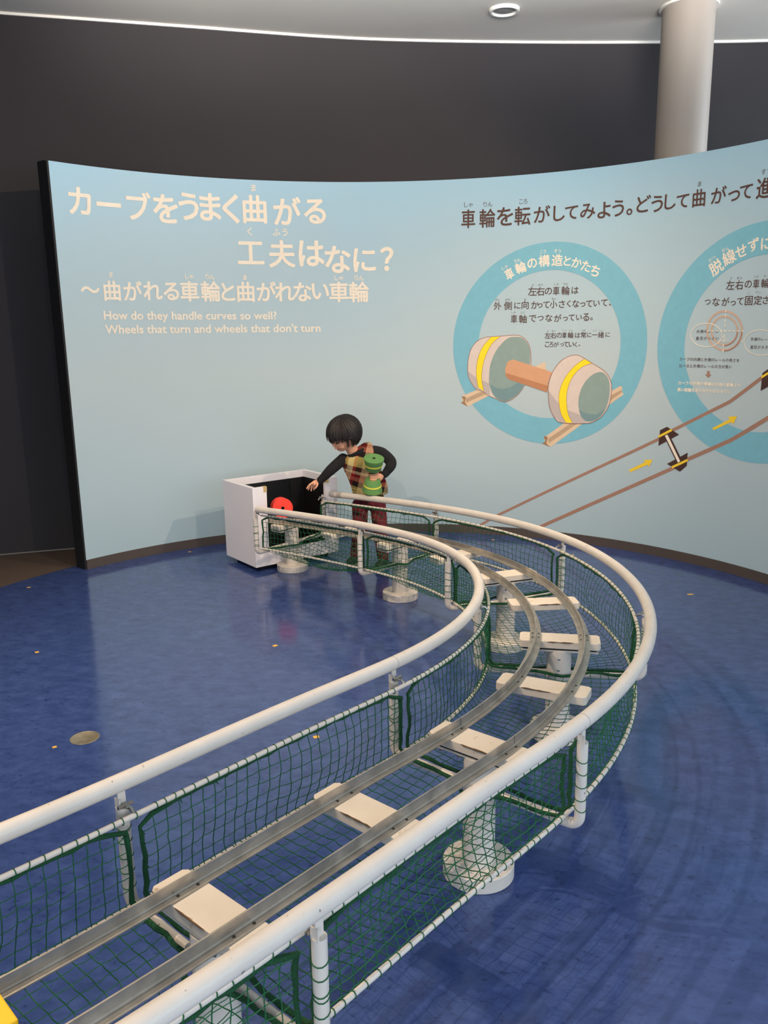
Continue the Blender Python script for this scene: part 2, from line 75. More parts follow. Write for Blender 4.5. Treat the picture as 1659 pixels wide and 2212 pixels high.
SHAPES = [["wheel_drawing","wheel",3,[[0.5781,1.1071],[0.5781,1.1277],[0.5789,1.1517],[0.5814,1.1756],[0.5858,1.199],[0.5919,1.2224],[0.6002,1.2436],[0.6109,1.2621],[0.6237,1.2785],[0.6383,1.2922],[0.6553,1.3028],[0.674,1.3108],[0.6919,1.3164],[0.7041,1.3188],[0.7155,1.3189],[0.738,1.3197],[0.7828,1.3229],[0.8387,1.3269],[0.8834,1.3287],[0.9063,1.3279],[0.9182,1.3251],[0.9294,1.3195],[0.9436,1.3109],[0.957,1.2995],[0.9683,1.2862],[0.977,1.2709],[0.9837,1.2536],[0.9887,1.2346],[0.992,1.2136],[0.9937,1.1909],[0.9942,1.1681],[0.9938,1.1464],[0.9923,1.1247],[0.9881,1.1012],[0.9808,1.0744],[0.971,1.0457],[0.9593,1.0186],[0.9459,0.9936],[0.9306,0.9701],[0.9144,0.9499],[0.897,0.9336],[0.8785,0.9207],[0.8609,0.9109],[0.8448,0.9043],[0.8296,0.9009],[0.8143,0.9009],[0.7987,0.9054],[0.7829,0.9132],[0.7672,0.9208],[0.7512,0.9268],[0.7353,0.9327],[0.7201,0.9394],[0.7067,0.9479],[0.6942,0.9573],[0.6808,0.9659],[0.6652,0.9717],[0.6489,0.9767],[0.6337,0.9847],[0.6203,0.9983],[0.6082,1.0149],[0.5982,1.0306],[0.591,1.044],[0.586,1.0564],[0.5823,1.0689],[0.5797,1.0805],[0.5785,1.0921]]],["wheel_drawing","wheel_dark",4,[[0.5805,1.0995],[0.6369,1.0537],[0.7229,1.0198],[0.7279,0.9395],[0.6808,0.9659],[0.6337,0.9847],[0.5982,1.0306],[0.5823,1.0689]]],["wheel_drawing","yellow",5,[[0.7303,1.3175],[0.7159,1.303],[0.6955,1.2819],[0.6772,1.2581],[0.6636,1.2326],[0.6521,1.2045],[0.6434,1.1754],[0.638,1.1451],[0.6355,1.1139],[0.6351,1.0843],[0.6373,1.0554],[0.6416,1.0283],[0.6452,1.0078],[0.6472,0.9976],[0.6484,0.9942],[0.6493,0.9925],[0.687,0.9683],[0.6825,0.9866],[0.6764,1.0127],[0.6721,1.0386],[0.6707,1.061],[0.6712,1.0833],[0.6736,1.1071],[0.6781,1.1338],[0.6846,1.1621],[0.6935,1.1904],[0.7051,1.2192],[0.7191,1.2479],[0.7348,1.2727],[0.7547,1.293],[0.7764,1.3095],[0.7917,1.3207]]],["wheel_drawing","face",6,[[0.8836,1.3177],[0.8985,1.3175],[0.9146,1.3162],[0.9296,1.3122],[0.9426,1.3047],[0.9544,1.2946],[0.9646,1.2825],[0.9731,1.2694],[0.98,1.2543],[0.9849,1.2346],[0.988,1.2095],[0.9892,1.1798],[0.987,1.1458],[0.9807,1.1041],[0.971,1.0579],[0.9593,1.0186],[0.9459,0.9913],[0.9306,0.9711],[0.9144,0.9537],[0.8966,0.9378],[0.8779,0.9248],[0.8608,0.9147],[0.8471,0.9075],[0.8351,0.9034],[0.8221,0.9026],[0.8064,0.9058],[0.7899,0.9125],[0.775,0.921],[0.7629,0.9304],[0.7525,0.9417],[0.7433,0.955],[0.7351,0.9711],[0.7281,0.9893],[0.7231,1.0084],[0.7206,1.0276],[0.72,1.0476],[0.7207,1.0693],[0.7217,1.0932],[0.7239,1.1187],[0.7289,1.1451],[0.7375,1.1728],[0.7489,1.2014],[0.7624,1.2277],[0.7793,1.2517],[0.7983,1.2736],[0.8152,1.2908],[0.8279,1.3018],[0.8386,1.3082],[0.8493,1.3128],[0.8603,1.3161],[0.8713,1.3174]]],["wheel_drawing","face_dark",7,[[0.7284,1.016],[0.7661,0.992],[0.8129,0.9826],[0.8669,0.9984],[0.9089,1.0254],[0.9518,1.011],[0.9144,0.9537],[0.8608,0.9147],[0.8221,0.9026],[0.775,0.921],[0.7433,0.955]]],["axle_drawing","axle",8,[[0.875,1.1752],[1.1339,1.0954],[1.1125,1.0434],[1.1032,0.9688],[0.8505,1.0474],[0.8283,1.0775],[0.826,1.1151],[0.8406,1.1602]]],["axle_drawing","axle_dark",9,[[0.8281,1.0888],[1.1136,1.0078],[1.1032,0.9688],[0.8505,1.0474],[0.83,1.0699]]],["wheel_drawing","wheel",10,[[1.1148,0.9691],[1.1128,0.9862],[1.1119,0.9983],[1.1134,1.0137],[1.1178,1.0366],[1.1247,1.0628],[1.1342,1.0881],[1.1467,1.1119],[1.1618,1.1349],[1.1778,1.1546],[1.1945,1.1699],[1.2121,1.1819],[1.2297,1.1914],[1.2477,1.1984],[1.2658,1.2028],[1.2822,1.2047],[1.2951,1.2043],[1.3064,1.2014],[1.3203,1.1956],[1.338,1.1864],[1.3583,1.1743],[1.382,1.1604],[1.4126,1.1444],[1.4465,1.1265],[1.4746,1.1083],[1.493,1.0903],[1.5055,1.0718],[1.5148,1.0524],[1.5213,1.0323],[1.5246,1.0113],[1.5254,0.9885],[1.5241,0.9628],[1.5204,0.9353],[1.514,0.9092],[1.5048,0.8851],[1.4929,0.8624],[1.4792,0.8424],[1.4636,0.8254],[1.4461,0.8111],[1.4277,0.7995],[1.4119,0.7912],[1.3951,0.7857],[1.3671,0.7816],[1.3167,0.7777],[1.2549,0.7754],[1.2056,0.7776],[1.1807,0.7854],[1.1686,0.7976],[1.1581,0.8132],[1.1452,0.8322],[1.1339,0.8546],[1.1251,0.8796],[1.1197,0.9095],[1.1167,0.9418]]],["wheel_drawing","wheel_dark",11,[[1.1161,0.9766],[1.1783,0.9038],[1.2413,0.8613],[1.319,0.8348],[1.3742,0.7968],[1.3671,0.7816],[1.2056,0.7776],[1.1581,0.8132],[1.1251,0.8796]]],["wheel_drawing","yellow",12,[[1.3398,1.1792],[1.3234,1.1685],[1.3001,1.1528],[1.2773,1.1338],[1.2566,1.1117],[1.2363,1.0863],[1.2191,1.06],[1.2054,1.0331],[1.1947,1.0053],[1.1874,0.9783],[1.184,0.953],[1.1839,0.9285],[1.186,0.904],[1.19,0.8785],[1.1961,0.853],[1.2039,0.83],[1.2148,0.8094],[1.2274,0.7913],[1.2364,0.779],[1.2788,0.7809],[1.2708,0.7933],[1.2596,0.8113],[1.25,0.8318],[1.2436,0.8548],[1.2389,0.8802],[1.2359,0.9056],[1.2342,0.93],[1.2342,0.9544],[1.2371,0.9796],[1.2432,1.0067],[1.2523,1.0346],[1.2647,1.0609],[1.2814,1.0856],[1.3015,1.1085],[1.323,1.1272],[1.3482,1.1405],[1.3748,1.1496],[1.3935,1.1555]]],["wheel_drawing","face",13,[[1.4599,1.1009],[1.4743,1.0937],[1.4881,1.082],[1.4991,1.0662],[1.5068,1.0458],[1.5117,1.0214],[1.5137,0.9953],[1.5127,0.9669],[1.5088,0.9367],[1.5027,0.9087],[1.4943,0.884],[1.4836,0.8614],[1.4716,0.842],[1.4582,0.8259],[1.4434,0.813],[1.4275,0.8032],[1.41,0.7963],[1.3914,0.7926],[1.3744,0.7931],[1.3594,0.7984],[1.346,0.8078],[1.3349,0.8207],[1.3264,0.8376],[1.3201,0.8578],[1.3158,0.879],[1.3133,0.9004],[1.3129,0.9228],[1.3148,0.9451],[1.3194,0.9678],[1.3264,0.9905],[1.3351,1.0115],[1.3456,1.0306],[1.3578,1.048],[1.3709,1.0631],[1.385,1.0759],[1.3999,1.0865],[1.415,1.0943],[1.4301,1.0998],[1.4453,1.1027]]],["wheel_drawing","face_dark",14,[[1.3194,0.8644],[1.3724,0.8409],[1.4335,0.8401],[1.4891,0.8755],[1.4716,0.842],[1.4275,0.8032],[1.3744,0.7931],[1.3349,0.8207]]],["rail_drawing","rail",2,[[1.1114,0.69],[1.2212,0.7745],[1.348,0.7806],[1.1408,0.6189],[1.0817,0.6373],[1.1008,0.6513],[1.0907,0.6776]]],["rail_drawing","rail_dark",3,[[1.1198,0.669],[1.2674,0.7767],[1.3135,0.7789],[1.1246,0.6387]]],["rail_drawing","rail_end",4,[[1.0936,0.6846],[1.1178,0.6827],[1.116,0.6673],[1.1105,0.6403],[1.1315,0.6184],[1.0817,0.6373],[1.1024,0.6513],[1.1004,0.6665],[1.0908,0.6737]]],["rail_drawing","rail",2,[[0.5465,0.9379],[0.6494,0.981],[0.724,0.941],[0.58,0.8668],[0.5327,0.8913],[0.5484,0.9007],[0.5388,0.9263]]],["rail_drawing","rail_dark",2.5,[[0.5639,0.9187],[0.6807,0.9697],[0.7082,0.9531],[0.5704,0.8916]]],["rail_drawing","rail_end",4,[[0.5419,0.934],[0.5662,0.9303],[0.5639,0.9187],[0.5602,0.8977],[0.5784,0.8684],[0.5327,0.8913],[0.5515,0.9008],[0.5498,0.9186],[0.5404,0.924]]],["rail_drawing","rail",2,[[1.0106,1.1237],[1.0824,1.159],[1.0926,1.1502],[1.0886,1.1281],[1.1013,1.1135],[1.0724,1.1058]]],["rail_drawing","rail",2,[[1.5107,0.9809],[1.5801,1.0224],[1.5919,1.0122],[1.5892,0.9909],[1.6016,0.9701],[1.5106,0.9018]]],["rail_drawing","rail_dark",2.5,[[1.5177,0.9596],[1.5881,0.9979],[1.5919,0.9825],[1.5132,0.9271]]],["wheel_drawing","outline",14.5,"strip",[[1.1148,0.9691,0.0032],[1.1128,0.9862,0.0032],[1.1119,0.9983,0.0032],[1.1134,1.0137,0.0032],[1.1178,1.0366,0.0032],[1.1247,1.0628,0.0032],[1.1342,1.0881,0.0032],[1.1467,1.1119,0.0032],[1.1618,1.1349,0.0032],[1.1778,1.1546,0.0032],[1.1945,1.1699,0.0032],[1.2121,1.1819,0.0031],[1.2297,1.1914,0.0031],[1.2477,1.1984,0.0031],[1.2658,1.2028,0.0031],[1.2822,1.2047,0.0031],[1.2951,1.2043,0.0031],[1.3064,1.2014,0.0032],[1.3203,1.1956,0.0031],[1.338,1.1864,0.0032],[1.3583,1.1743,0.0031],[1.382,1.1604,0.0031],[1.4126,1.1444,0.0031],[1.4465,1.1265,0.0031],[1.4746,1.1083,0.0031],[1.493,1.0903,0.0031],[1.5055,1.0718,0.0031],[1.5148,1.0524,0.0031],[1.5213,1.0323,0.0031],[1.5246,1.0113,0.0031],[1.5254,0.9885,0.0031],[1.5241,0.9628,0.0032],[1.5204,0.9353,0.0032],[1.514,0.9092,0.0031],[1.5048,0.8851,0.0031],[1.4929,0.8624,0.0031],[1.4792,0.8424,0.0032],[1.4636,0.8254,0.0032],[1.4461,0.8111,0.0032],[1.4277,0.7995,0.0031],[1.4119,0.7912,0.0032],[1.3951,0.7857,0.0032],[1.3671,0.7816,0.0032],[1.3167,0.7777,0.0032],[1.2549,0.7754,0.0032],[1.2056,0.7776,0.0033],[1.1807,0.7854,0.0032],[1.1686,0.7976,0.0032],[1.1581,0.8132,0.0032],[1.1452,0.8322,0.0032],[1.1339,0.8546,0.0033],[1.1251,0.8796,0.0033],[1.1197,0.9095,0.0033],[1.1167,0.9418,0.0032],[1.1148,0.9691,0.0032]]],["wheel_drawing","outline",7.5,"strip",[[0.5781,1.1071,0.003],[0.5781,1.1277,0.003],[0.5789,1.1517,0.003],[0.5814,1.1756,0.003],[0.5858,1.199,0.003],[0.5919,1.2224,0.003],[0.6002,1.2436,0.003],[0.6109,1.2621,0.003],[0.6237,1.2785,0.003],[0.6383,1.2922,0.0029],[0.6553,1.3028,0.003],[0.674,1.3108,0.0029],[0.6919,1.3164,0.0029],[0.7041,1.3188,0.003],[0.7155,1.3189,0.003],[0.738,1.3197,0.0029],[0.7828,1.3229,0.0029],[0.8387,1.3269,0.0029],[0.8834,1.3287,0.0029],[0.9063,1.3279,0.0029],[0.9182,1.3251,0.0029],[0.9294,1.3195,0.0029],[0.9436,1.3109,0.0029],[0.957,1.2995,0.0029],[0.9683,1.2862,0.0029],[0.977,1.2709,0.0029],[0.9837,1.2536,0.0029],[0.9887,1.2346,0.003],[0.992,1.2136,0.0029],[0.9937,1.1909,0.0029],[0.9942,1.1681,0.0029],[0.9938,1.1464,0.0029],[0.9923,1.1247,0.003],[0.9881,1.1012,0.0029],[0.9808,1.0744,0.0029],[0.971,1.0457,0.003],[0.9593,1.0186,0.003],[0.9459,0.9936,0.003],[0.9306,0.9701,0.003],[0.9144,0.9499,0.003],[0.897,0.9336,0.003],[0.8785,0.9207,0.003],[0.8609,0.9109,0.003],[0.8448,0.9043,0.003],[0.8296,0.9009,0.0031],[0.8143,0.9009,0.003],[0.7987,0.9054,0.003],[0.7829,0.9132,0.003],[0.7672,0.9208,0.0031],[0.7512,0.9268,0.0031],[0.7353,0.9327,0.003],[0.7201,0.9394,0.003],[0.7067,0.9479,0.0031],[0.6942,0.9573,0.0031],[0.6808,0.9659,0.003],[0.6652,0.9717,0.0031],[0.6489,0.9767,0.0031],[0.6337,0.9847,0.0031],[0.6203,0.9983,0.003],[0.6082,1.0149,0.003],[0.5982,1.0306,0.0031],[0.591,1.044,0.003],[0.586,1.0564,0.0031],[0.5823,1.0689,0.003],[0.5797,1.0805,0.003],[0.5785,1.0921,0.003],[0.5781,1.1071,0.003]]],["wheel_drawing","outline",5.5,"strip",[[0.7303,1.3175,0.0024],[0.7159,1.303,0.0024],[0.6955,1.2819,0.0023],[0.6772,1.2581,0.0024],[0.6636,1.2326,0.0024],[0.6521,1.2045,0.0024],[0.6434,1.1754,0.0024],[0.638,1.1451,0.0024],[0.6355,1.1139,0.0024],[0.6351,1.0843,0.0024],[0.6373,1.0554,0.0024],[0.6416,1.0283,0.0025],[0.6452,1.0078,0.0024],[0.6472,0.9976,0.0024],[0.6484,0.9942,0.0024],[0.6493,0.9925,0.0024]]],["wheel_drawing","outline",5.5,"strip",[[0.687,0.9683,0.0025],[0.6825,0.9866,0.0024],[0.6764,1.0127,0.0024],[0.6721,1.0386,0.0024],[0.6707,1.061,0.0024],[0.6712,1.0833,0.0024],[0.6736,1.1071,0.0024],[0.6781,1.1338,0.0024],[0.6846,1.1621,0.0024],[0.6935,1.1904,0.0023],[0.7051,1.2192,0.0024],[0.7191,1.2479,0.0024],[0.7348,1.2727,0.0024],[0.7547,1.293,0.0024],[0.7764,1.3095,0.0023],[0.7917,1.3207,0.0023]]],["wheel_drawing","outline",12.5,"strip",[[1.3398,1.1792,0.0023],[1.3234,1.1685,0.0023],[1.3001,1.1528,0.0023],[1.2773,1.1338,0.0023],[1.2566,1.1117,0.0023],[1.2363,1.0863,0.0023],[1.2191,1.06,0.0023],[1.2054,1.0331,0.0024],[1.1947,1.0053,0.0024],[1.1874,0.9783,0.0024],[1.184,0.953,0.0023],[1.1839,0.9285,0.0023],[1.186,0.904,0.0024],[1.19,0.8785,0.0023],[1.1961,0.853,0.0023],[1.2039,0.83,0.0024],[1.2148,0.8094,0.0023],[1.2274,0.7913,0.0024],[1.2364,0.779,0.0023]]],["wheel_drawing","outline",12.5,"strip",[[1.2788,0.7809,0.0023],[1.2708,0.7933,0.0024],[1.2596,0.8113,0.0024],[1.25,0.8318,0.0023],[1.2436,0.8548,0.0023],[1.2389,0.8802,0.0024],[1.2359,0.9056,0.0023],[1.2342,0.93,0.0024],[1.2342,0.9544,0.0023],[1.2371,0.9796,0.0023],[1.2432,1.0067,0.0023],[1.2523,1.0346,0.0023],[1.2647,1.0609,0.0023],[1.2814,1.0856,0.0023],[1.3015,1.1085,0.0023],[1.323,1.1272,0.0023],[1.3482,1.1405,0.0022],[1.3748,1.1496,0.0023],[1.3935,1.1555,0.0022]]],["track_drawing","trackbrown",2,"strip",[[0.5533,-0.0047,0.0131],[0.6808,0.0652,0.0145],[0.7976,0.1387,0.0158],[1.1793,0.3525,0.0165],[1.5405,0.5516,0.0169],[1.8341,0.712,0.0174],[1.9288,0.7772,0.0183],[2.1698,0.9101,0.0186],[2.2716,0.9641,0.0193],[2.4504,1.1001,0.0196],[2.5426,1.1686,0.0203],[2.696,1.2767,0.0205],[2.8478,1.3663,0.0206]]],["track_drawing","trackbrown",2,"strip",[[0.8742,-0.0496,0.0195],[1.084,0.0785,0.0207],[1.4938,0.3056,0.0212],[1.9438,0.553,0.0211],[2.0401,0.619,0.0222],[2.3011,0.7561,0.0224],[2.5115,0.8947,0.0227],[2.5925,0.9572,0.0235],[2.7476,1.0666,0.0238],[2.9009,1.16,0.024]]],["axle_drawing","darkbrown",4,[[1.8897,0.7938],[1.9693,0.7545],[1.8419,0.6764],[1.8471,0.77]]],["axle_drawing","darkbrown",4,[[2.0313,0.654],[2.0313,0.5777],[1.9898,0.5368],[1.904,0.5735]]],["axle_drawing","darkbrown",3,[[1.871,0.741],[1.9032,0.756],[2.0021,0.5999],[1.9702,0.5809]]],["axle_drawing","cream",5,[[1.88,0.7397],[1.896,0.7482],[1.9878,0.5983],[1.9741,0.5885]]],["axle_drawing","yellow2",6,"strip",[[1.8407,0.7312,0.0138],[1.8812,0.7542,0.0137],[1.9216,0.7779,0.0136]]],["axle_drawing","yellow2",6,"strip",[[1.9363,0.5563,0.0138],[1.9866,0.5838,0.0136],[2.0344,0.6117,0.0135]]],["arrow_drawing","yellow2",4,[[1.661,0.5105],[1.7624,0.569],[1.7549,0.582],[1.8104,0.5897],[1.7886,0.5431],[1.7789,0.5548],[1.6696,0.4974]]],["arrow_drawing","yellow2",4,[[2.1746,0.8094],[2.2777,0.8666],[2.2689,0.8812],[2.3239,0.8894],[2.3023,0.842],[2.2905,0.8543],[2.1842,0.7985]]],["axle_drawing","darkbrown",4,[[2.4862,1.1486],[2.4561,1.1268],[2.4542,1.0338],[2.4953,1.057],[2.512,1.0692],[2.5034,1.1549]]],["axle_drawing","yellow2",6,"strip",[[2.4526,1.1047,0.012],[2.4806,1.1221,0.0119],[2.5053,1.1363,0.0119]]],["arrow_drawing","trackbrown",4,[[2.1188,1.126],[2.1348,1.1265],[2.1354,1.1065],[2.1467,1.1069],[2.1275,1.0884],[2.1063,1.1061],[2.1186,1.1065]]],["curve_drawing","peach",3,"strip",[[2.3116,1.3466,0.0121],[2.3117,1.3306,0.0121],[2.3093,1.3151,0.0122],[2.3043,1.3003,0.0122],[2.2969,1.2865,0.0123],[2.2873,1.2742,0.0122],[2.2757,1.2636,0.0123],[2.2624,1.2549,0.0123],[2.2476,1.2485,0.0124],[2.2319,1.2445,0.0124],[2.2155,1.2429,0.0125],[2.1988,1.244,0.0125],[2.1824,1.2476,0.0126],[2.1665,1.2537,0.0126],[2.1517,1.2622,0.0125],[2.1382,1.2728,0.0126],[2.1264,1.2853,0.0126],[2.1166,1.2993,0.0127],[2.109,1.3146,0.0126],[2.1039,1.3307,0.0126],[2.1013,1.3472,0.0126],[2.1013,1.3637,0.0126],[2.104,1.3797,0.0126],[2.1091,1.3949,0.0126],[2.1167,1.4088,0.0126],[2.1265,1.4211,0.0124],[2.1382,1.4315,0.0124],[2.1516,1.4398,0.0124],[2.1663,1.4457,0.0124],[2.182,1.4491,0.0123],[2.1983,1.4501,0.0123],[2.2147,1.4485,0.0123],[2.231,1.4444,0.0122],[2.2467,1.4379,0.0122],[2.2614,1.4293,0.0122],[2.2747,1.4187,0.0122],[2.2864,1.4064,0.0121],[2.2961,1.3928,0.0121],[2.3037,1.378,0.0121],[2.3089,1.3625,0.0121],[2.3116,1.3466,0.0121]]],["curve_drawing","peach",3,"strip",[[2.2851,1.3466,0.011],[2.2852,1.3349,0.011],[2.2833,1.3234,0.011],[2.2796,1.3125,0.011],[2.274,1.3024,0.011],[2.2668,1.2933,0.0111],[2.2581,1.2856,0.0111],[2.2482,1.2793,0.0111],[2.2372,1.2746,0.0112],[2.2254,1.2717,0.0112],[2.2132,1.2706,0.0112],[2.2008,1.2714,0.0112],[2.1885,1.2741,0.0112],[2.1767,1.2786,0.0113],[2.1656,1.2849,0.0113],[2.1556,1.2927,0.0113],[2.1468,1.3018,0.0113],[2.1395,1.3121,0.0113],[2.1339,1.3233,0.0113],[2.13,1.3351,0.0113],[2.1281,1.3471,0.0113],[2.1281,1.3592,0.0113],[2.1301,1.3709,0.0112],[2.134,1.382,0.0112],[2.1396,1.3922,0.0112],[2.1469,1.4013,0.0113],[2.1556,1.4089,0.0112],[2.1656,1.415,0.0112],[2.1766,1.4194,0.0112],[2.1884,1.422,0.0112],[2.2005,1.4227,0.0111],[2.2129,1.4216,0.011],[2.225,1.4186,0.0111],[2.2367,1.4139,0.0111],[2.2477,1.4076,0.011],[2.2577,1.3999,0.011],[2.2664,1.3908,0.011],[2.2736,1.3807,0.011],[2.2793,1.3698,0.011],[2.2831,1.3584,0.011],[2.2851,1.3466,0.011]]],["curve_drawing","trackbrown",4,"strip",[[2.3116,1.3466,0.0063],[2.312,1.3347,0.0064],[2.311,1.323,0.0064],[2.3087,1.3116,0.0063],[2.305,1.3005,0.0063],[2.3001,1.2901,0.0063],[2.294,1.2802,0.0063],[2.2867,1.2712,0.0064],[2.2784,1.2631,0.0064],[2.2692,1.2561,0.0065],[2.2591,1.2501,0.0064],[2.2483,1.2453,0.0064],[2.2369,1.2418,0.0065],[2.2251,1.2395,0.0065],[2.213,1.2387,0.0065]]],["curve_drawing","trackbrown",4,"strip",[[2.2851,1.3466,0.0064],[2.2854,1.3379,0.0063],[2.2846,1.3292,0.0064],[2.2828,1.3208,0.0064],[2.2801,1.3126,0.0063],[2.2763,1.3049,0.0064],[2.2717,1.2977,0.0064],[2.2662,1.2911,0.0064],[2.2599,1.2851,0.0064],[2.2529,1.2799,0.0064],[2.2453,1.2756,0.0064],[2.2372,1.2721,0.0064],[2.2286,1.2695,0.0065],[2.2197,1.2679,0.0065],[2.2106,1.2673,0.0065]]],["curve_drawing","cream",5,"strip",[[2.2056,1.4622,0.0049],[2.2057,1.4461,0.0049]]],["curve_drawing","cream",5,"strip",[[2.1014,1.3455,0.0051],[2.1171,1.3454,0.005]]],["curve_drawing","cream",5,"strip",[[2.2058,1.4354,0.0049],[2.206,1.4194,0.0049]]],["curve_drawing","cream",5,"strip",[[2.1275,1.3454,0.005],[2.1431,1.3453,0.005]]],["curve_drawing","cream",5,"strip",[[2.206,1.4087,0.0049],[2.2062,1.3926,0.0049]]],["curve_drawing","cream",5,"strip",[[2.1534,1.3453,0.005],[2.169,1.3452,0.005]]],["curve_drawing","cream",5,"strip",[[2.2063,1.3818,0.005],[2.2064,1.3657,0.0049]]],["curve_drawing","cream",5,"strip",[[2.1794,1.3452,0.005],[2.1949,1.3452,0.0049]]],["curve_drawing","cream",5,"strip",[[2.2065,1.3549,0.005],[2.2066,1.3387,0.005]]],["curve_drawing","cream",5,"strip",[[2.2053,1.3451,0.0049],[2.2208,1.3451,0.005]]],["curve_drawing","cream",5,"strip",[[2.2067,1.3279,0.005],[2.2068,1.3117,0.005]]],["curve_drawing","cream",5,"strip",[[2.2311,1.3451,0.0049],[2.2466,1.345,0.0049]]],["curve_drawing","cream",5,"strip",[[2.2069,1.3009,0.0049],[2.207,1.2846,0.005]]],["curve_drawing","cream",5,"strip",[[2.2569,1.345,0.0049],[2.2723,1.3449,0.0049]]],["curve_drawing","cream",5,"strip",[[2.2071,1.2737,0.005],[2.2072,1.2574,0.005]]],["curve_drawing","cream",5,"strip",[[2.2826,1.3449,0.0049],[2.2981,1.3449,0.0049]]],["curve_drawing","cream",5,"strip",[[2.2073,1.2465,0.0049],[2.2075,1.2302,0.005]]],["curve_drawing","cream",5,"strip",[[2.3083,1.3449,0.0049],[2.3237,1.3448,0.0049]]],["speech_bubble","cream",6,"strip",[[2.1925,1.3072,0.004],[2.1882,1.2976,0.004],[2.1816,1.2887,0.004],[2.1728,1.2806,0.004],[2.1621,1.2736,0.004],[2.1498,1.2678,0.004],[2.1362,1.2634,0.004],[2.1216,1.2605,0.004],[2.1064,1.2592,0.004],[2.0909,1.2596,0.0041],[2.0757,1.2616,0.0041],[2.061,1.2652,0.004],[2.0473,1.2703,0.0041],[2.0349,1.2769,0.0041],[2.0241,1.2846,0.0041],[2.0153,1.2934,0.0041],[2.0086,1.303,0.0041],[2.0042,1.3132,0.0041],[2.0022,1.3235,0.0041],[2.0027,1.3339,0.0041],[2.0056,1.344,0.0041],[2.0109,1.3536,0.0041],[2.0185,1.3623,0.0041],[2.0281,1.37,0.0041],[2.0395,1.3765,0.004],[2.0523,1.3816,0.004],[2.0664,1.3852,0.004],[2.0812,1.3872,0.004],[2.0965,1.3875,0.004],[2.1118,1.3863,0.004],[2.1267,1.3834,0.004],[2.141,1.3791,0.004],[2.1541,1.3733,0.004],[2.1659,1.3663,0.004],[2.1759,1.3583,0.004],[2.184,1.3494,0.004],[2.1898,1.3399,0.004]]],["speech_bubble","cream",6,"strip",[[2.1892,1.3395,0.0037],[2.1941,1.3141,0.0038],[2.2455,1.2903,0.0037],[2.1871,1.2966,0.0038],[2.1792,1.2903,0.0038]]],["speech_bubble","cream",6,"strip",[[2.3316,1.2962,0.0039],[2.3348,1.3066,0.0039],[2.3406,1.3163,0.0039],[2.3487,1.3253,0.0038],[2.359,1.3332,0.0038],[2.3712,1.3398,0.0038],[2.3849,1.345,0.0038],[2.3999,1.3486,0.0039],[2.4158,1.3506,0.0039],[2.4321,1.351,0.0038],[2.4484,1.3497,0.0037],[2.4643,1.3467,0.0038],[2.4795,1.3422,0.0037],[2.4934,1.3364,0.0038],[2.5059,1.3293,0.0037],[2.5165,1.3211,0.0037],[2.5251,1.312,0.0038],[2.5313,1.3023,0.0038],[2.535,1.2922,0.0038],[2.5362,1.2819,0.0038],[2.5348,1.2717,0.0038],[2.5308,1.2618,0.0037],[2.5243,1.2525,0.0038],[2.5155,1.244,0.0038],[2.5046,1.2365,0.0038],[2.4919,1.2302,0.0038],[2.4777,1.2252,0.0038],[2.4623,1.2218,0.0038],[2.4462,1.22,0.0038],[2.4298,1.2198,0.0039],[2.4134,1.2214,0.0038],[2.3976,1.2246,0.0038],[2.3826,1.2294,0.0039],[2.369,1.2357,0.0039],[2.3571,1.2433,0.0039],[2.3471,1.2521,0.0039],[2.3394,1.2617,0.0039]]],["speech_bubble","cream",6,"strip",[[2.3314,1.2962,0.0037],[2.308,1.2924,0.0037],[2.3325,1.2841,0.0036],[2.3387,1.2622,0.0036]]]]

# ------------------------------------------------------------ materials
def srgb(h):
    c = [int(h[i:i + 2], 16) / 255 for i in (0, 2, 4)]
    return tuple([(v / 12.92 if v <= 0.04045 else ((v + 0.055) / 1.055) ** 2.4) for v in c]) + (1,)

def mat(name, col, rough=0.5, metal=0.0, var=0.0, scale=20, bump=0.0, bscale=200, spec=0.5, col2=None, dist=0.002):
    mt = bpy.data.materials.new(name)
    mt.use_nodes = True
    nt = mt.node_tree
    b = nt.nodes['Principled BSDF']
    if isinstance(col, str): col = srgb(col)
    b.inputs['Base Color'].default_value = col
    b.inputs['Roughness'].default_value = rough
    b.inputs['Metallic'].default_value = metal
    b.inputs['Specular IOR Level'].default_value = spec
    tc = nt.nodes.new('ShaderNodeTexCoord')
    if var or col2:
        n = nt.nodes.new('ShaderNodeTexNoise')
        n.inputs['Scale'].default_value = scale
        n.inputs['Detail'].default_value = 6
        nt.links.new(tc.outputs['Object'], n.inputs['Vector'])
        r = nt.nodes.new('ShaderNodeValToRGB')
        r.color_ramp.elements[0].position = 0.35
        r.color_ramp.elements[1].position = 0.68
        if col2:
            c2 = srgb(col2) if isinstance(col2, str) else col2
        else:
            c2 = tuple(v * (1 - var) for v in col[:3]) + (1,)
        r.color_ramp.elements[0].color = c2
        r.color_ramp.elements[1].color = col
        nt.links.new(n.outputs['Fac'], r.inputs['Fac'])
        nt.links.new(r.outputs['Color'], b.inputs['Base Color'])
    if bump:
        n2 = nt.nodes.new('ShaderNodeTexNoise')
        n2.inputs['Scale'].default_value = bscale
        n2.inputs['Detail'].default_value = 4
        nt.links.new(tc.outputs['Object'], n2.inputs['Vector'])
        bp = nt.nodes.new('ShaderNodeBump')
        bp.inputs['Strength'].default_value = bump
        bp.inputs['Distance'].default_value = dist
        nt.links.new(n2.outputs['Fac'], bp.inputs['Height'])
        nt.links.new(bp.outputs['Normal'], b.inputs['Normal'])
    return mt

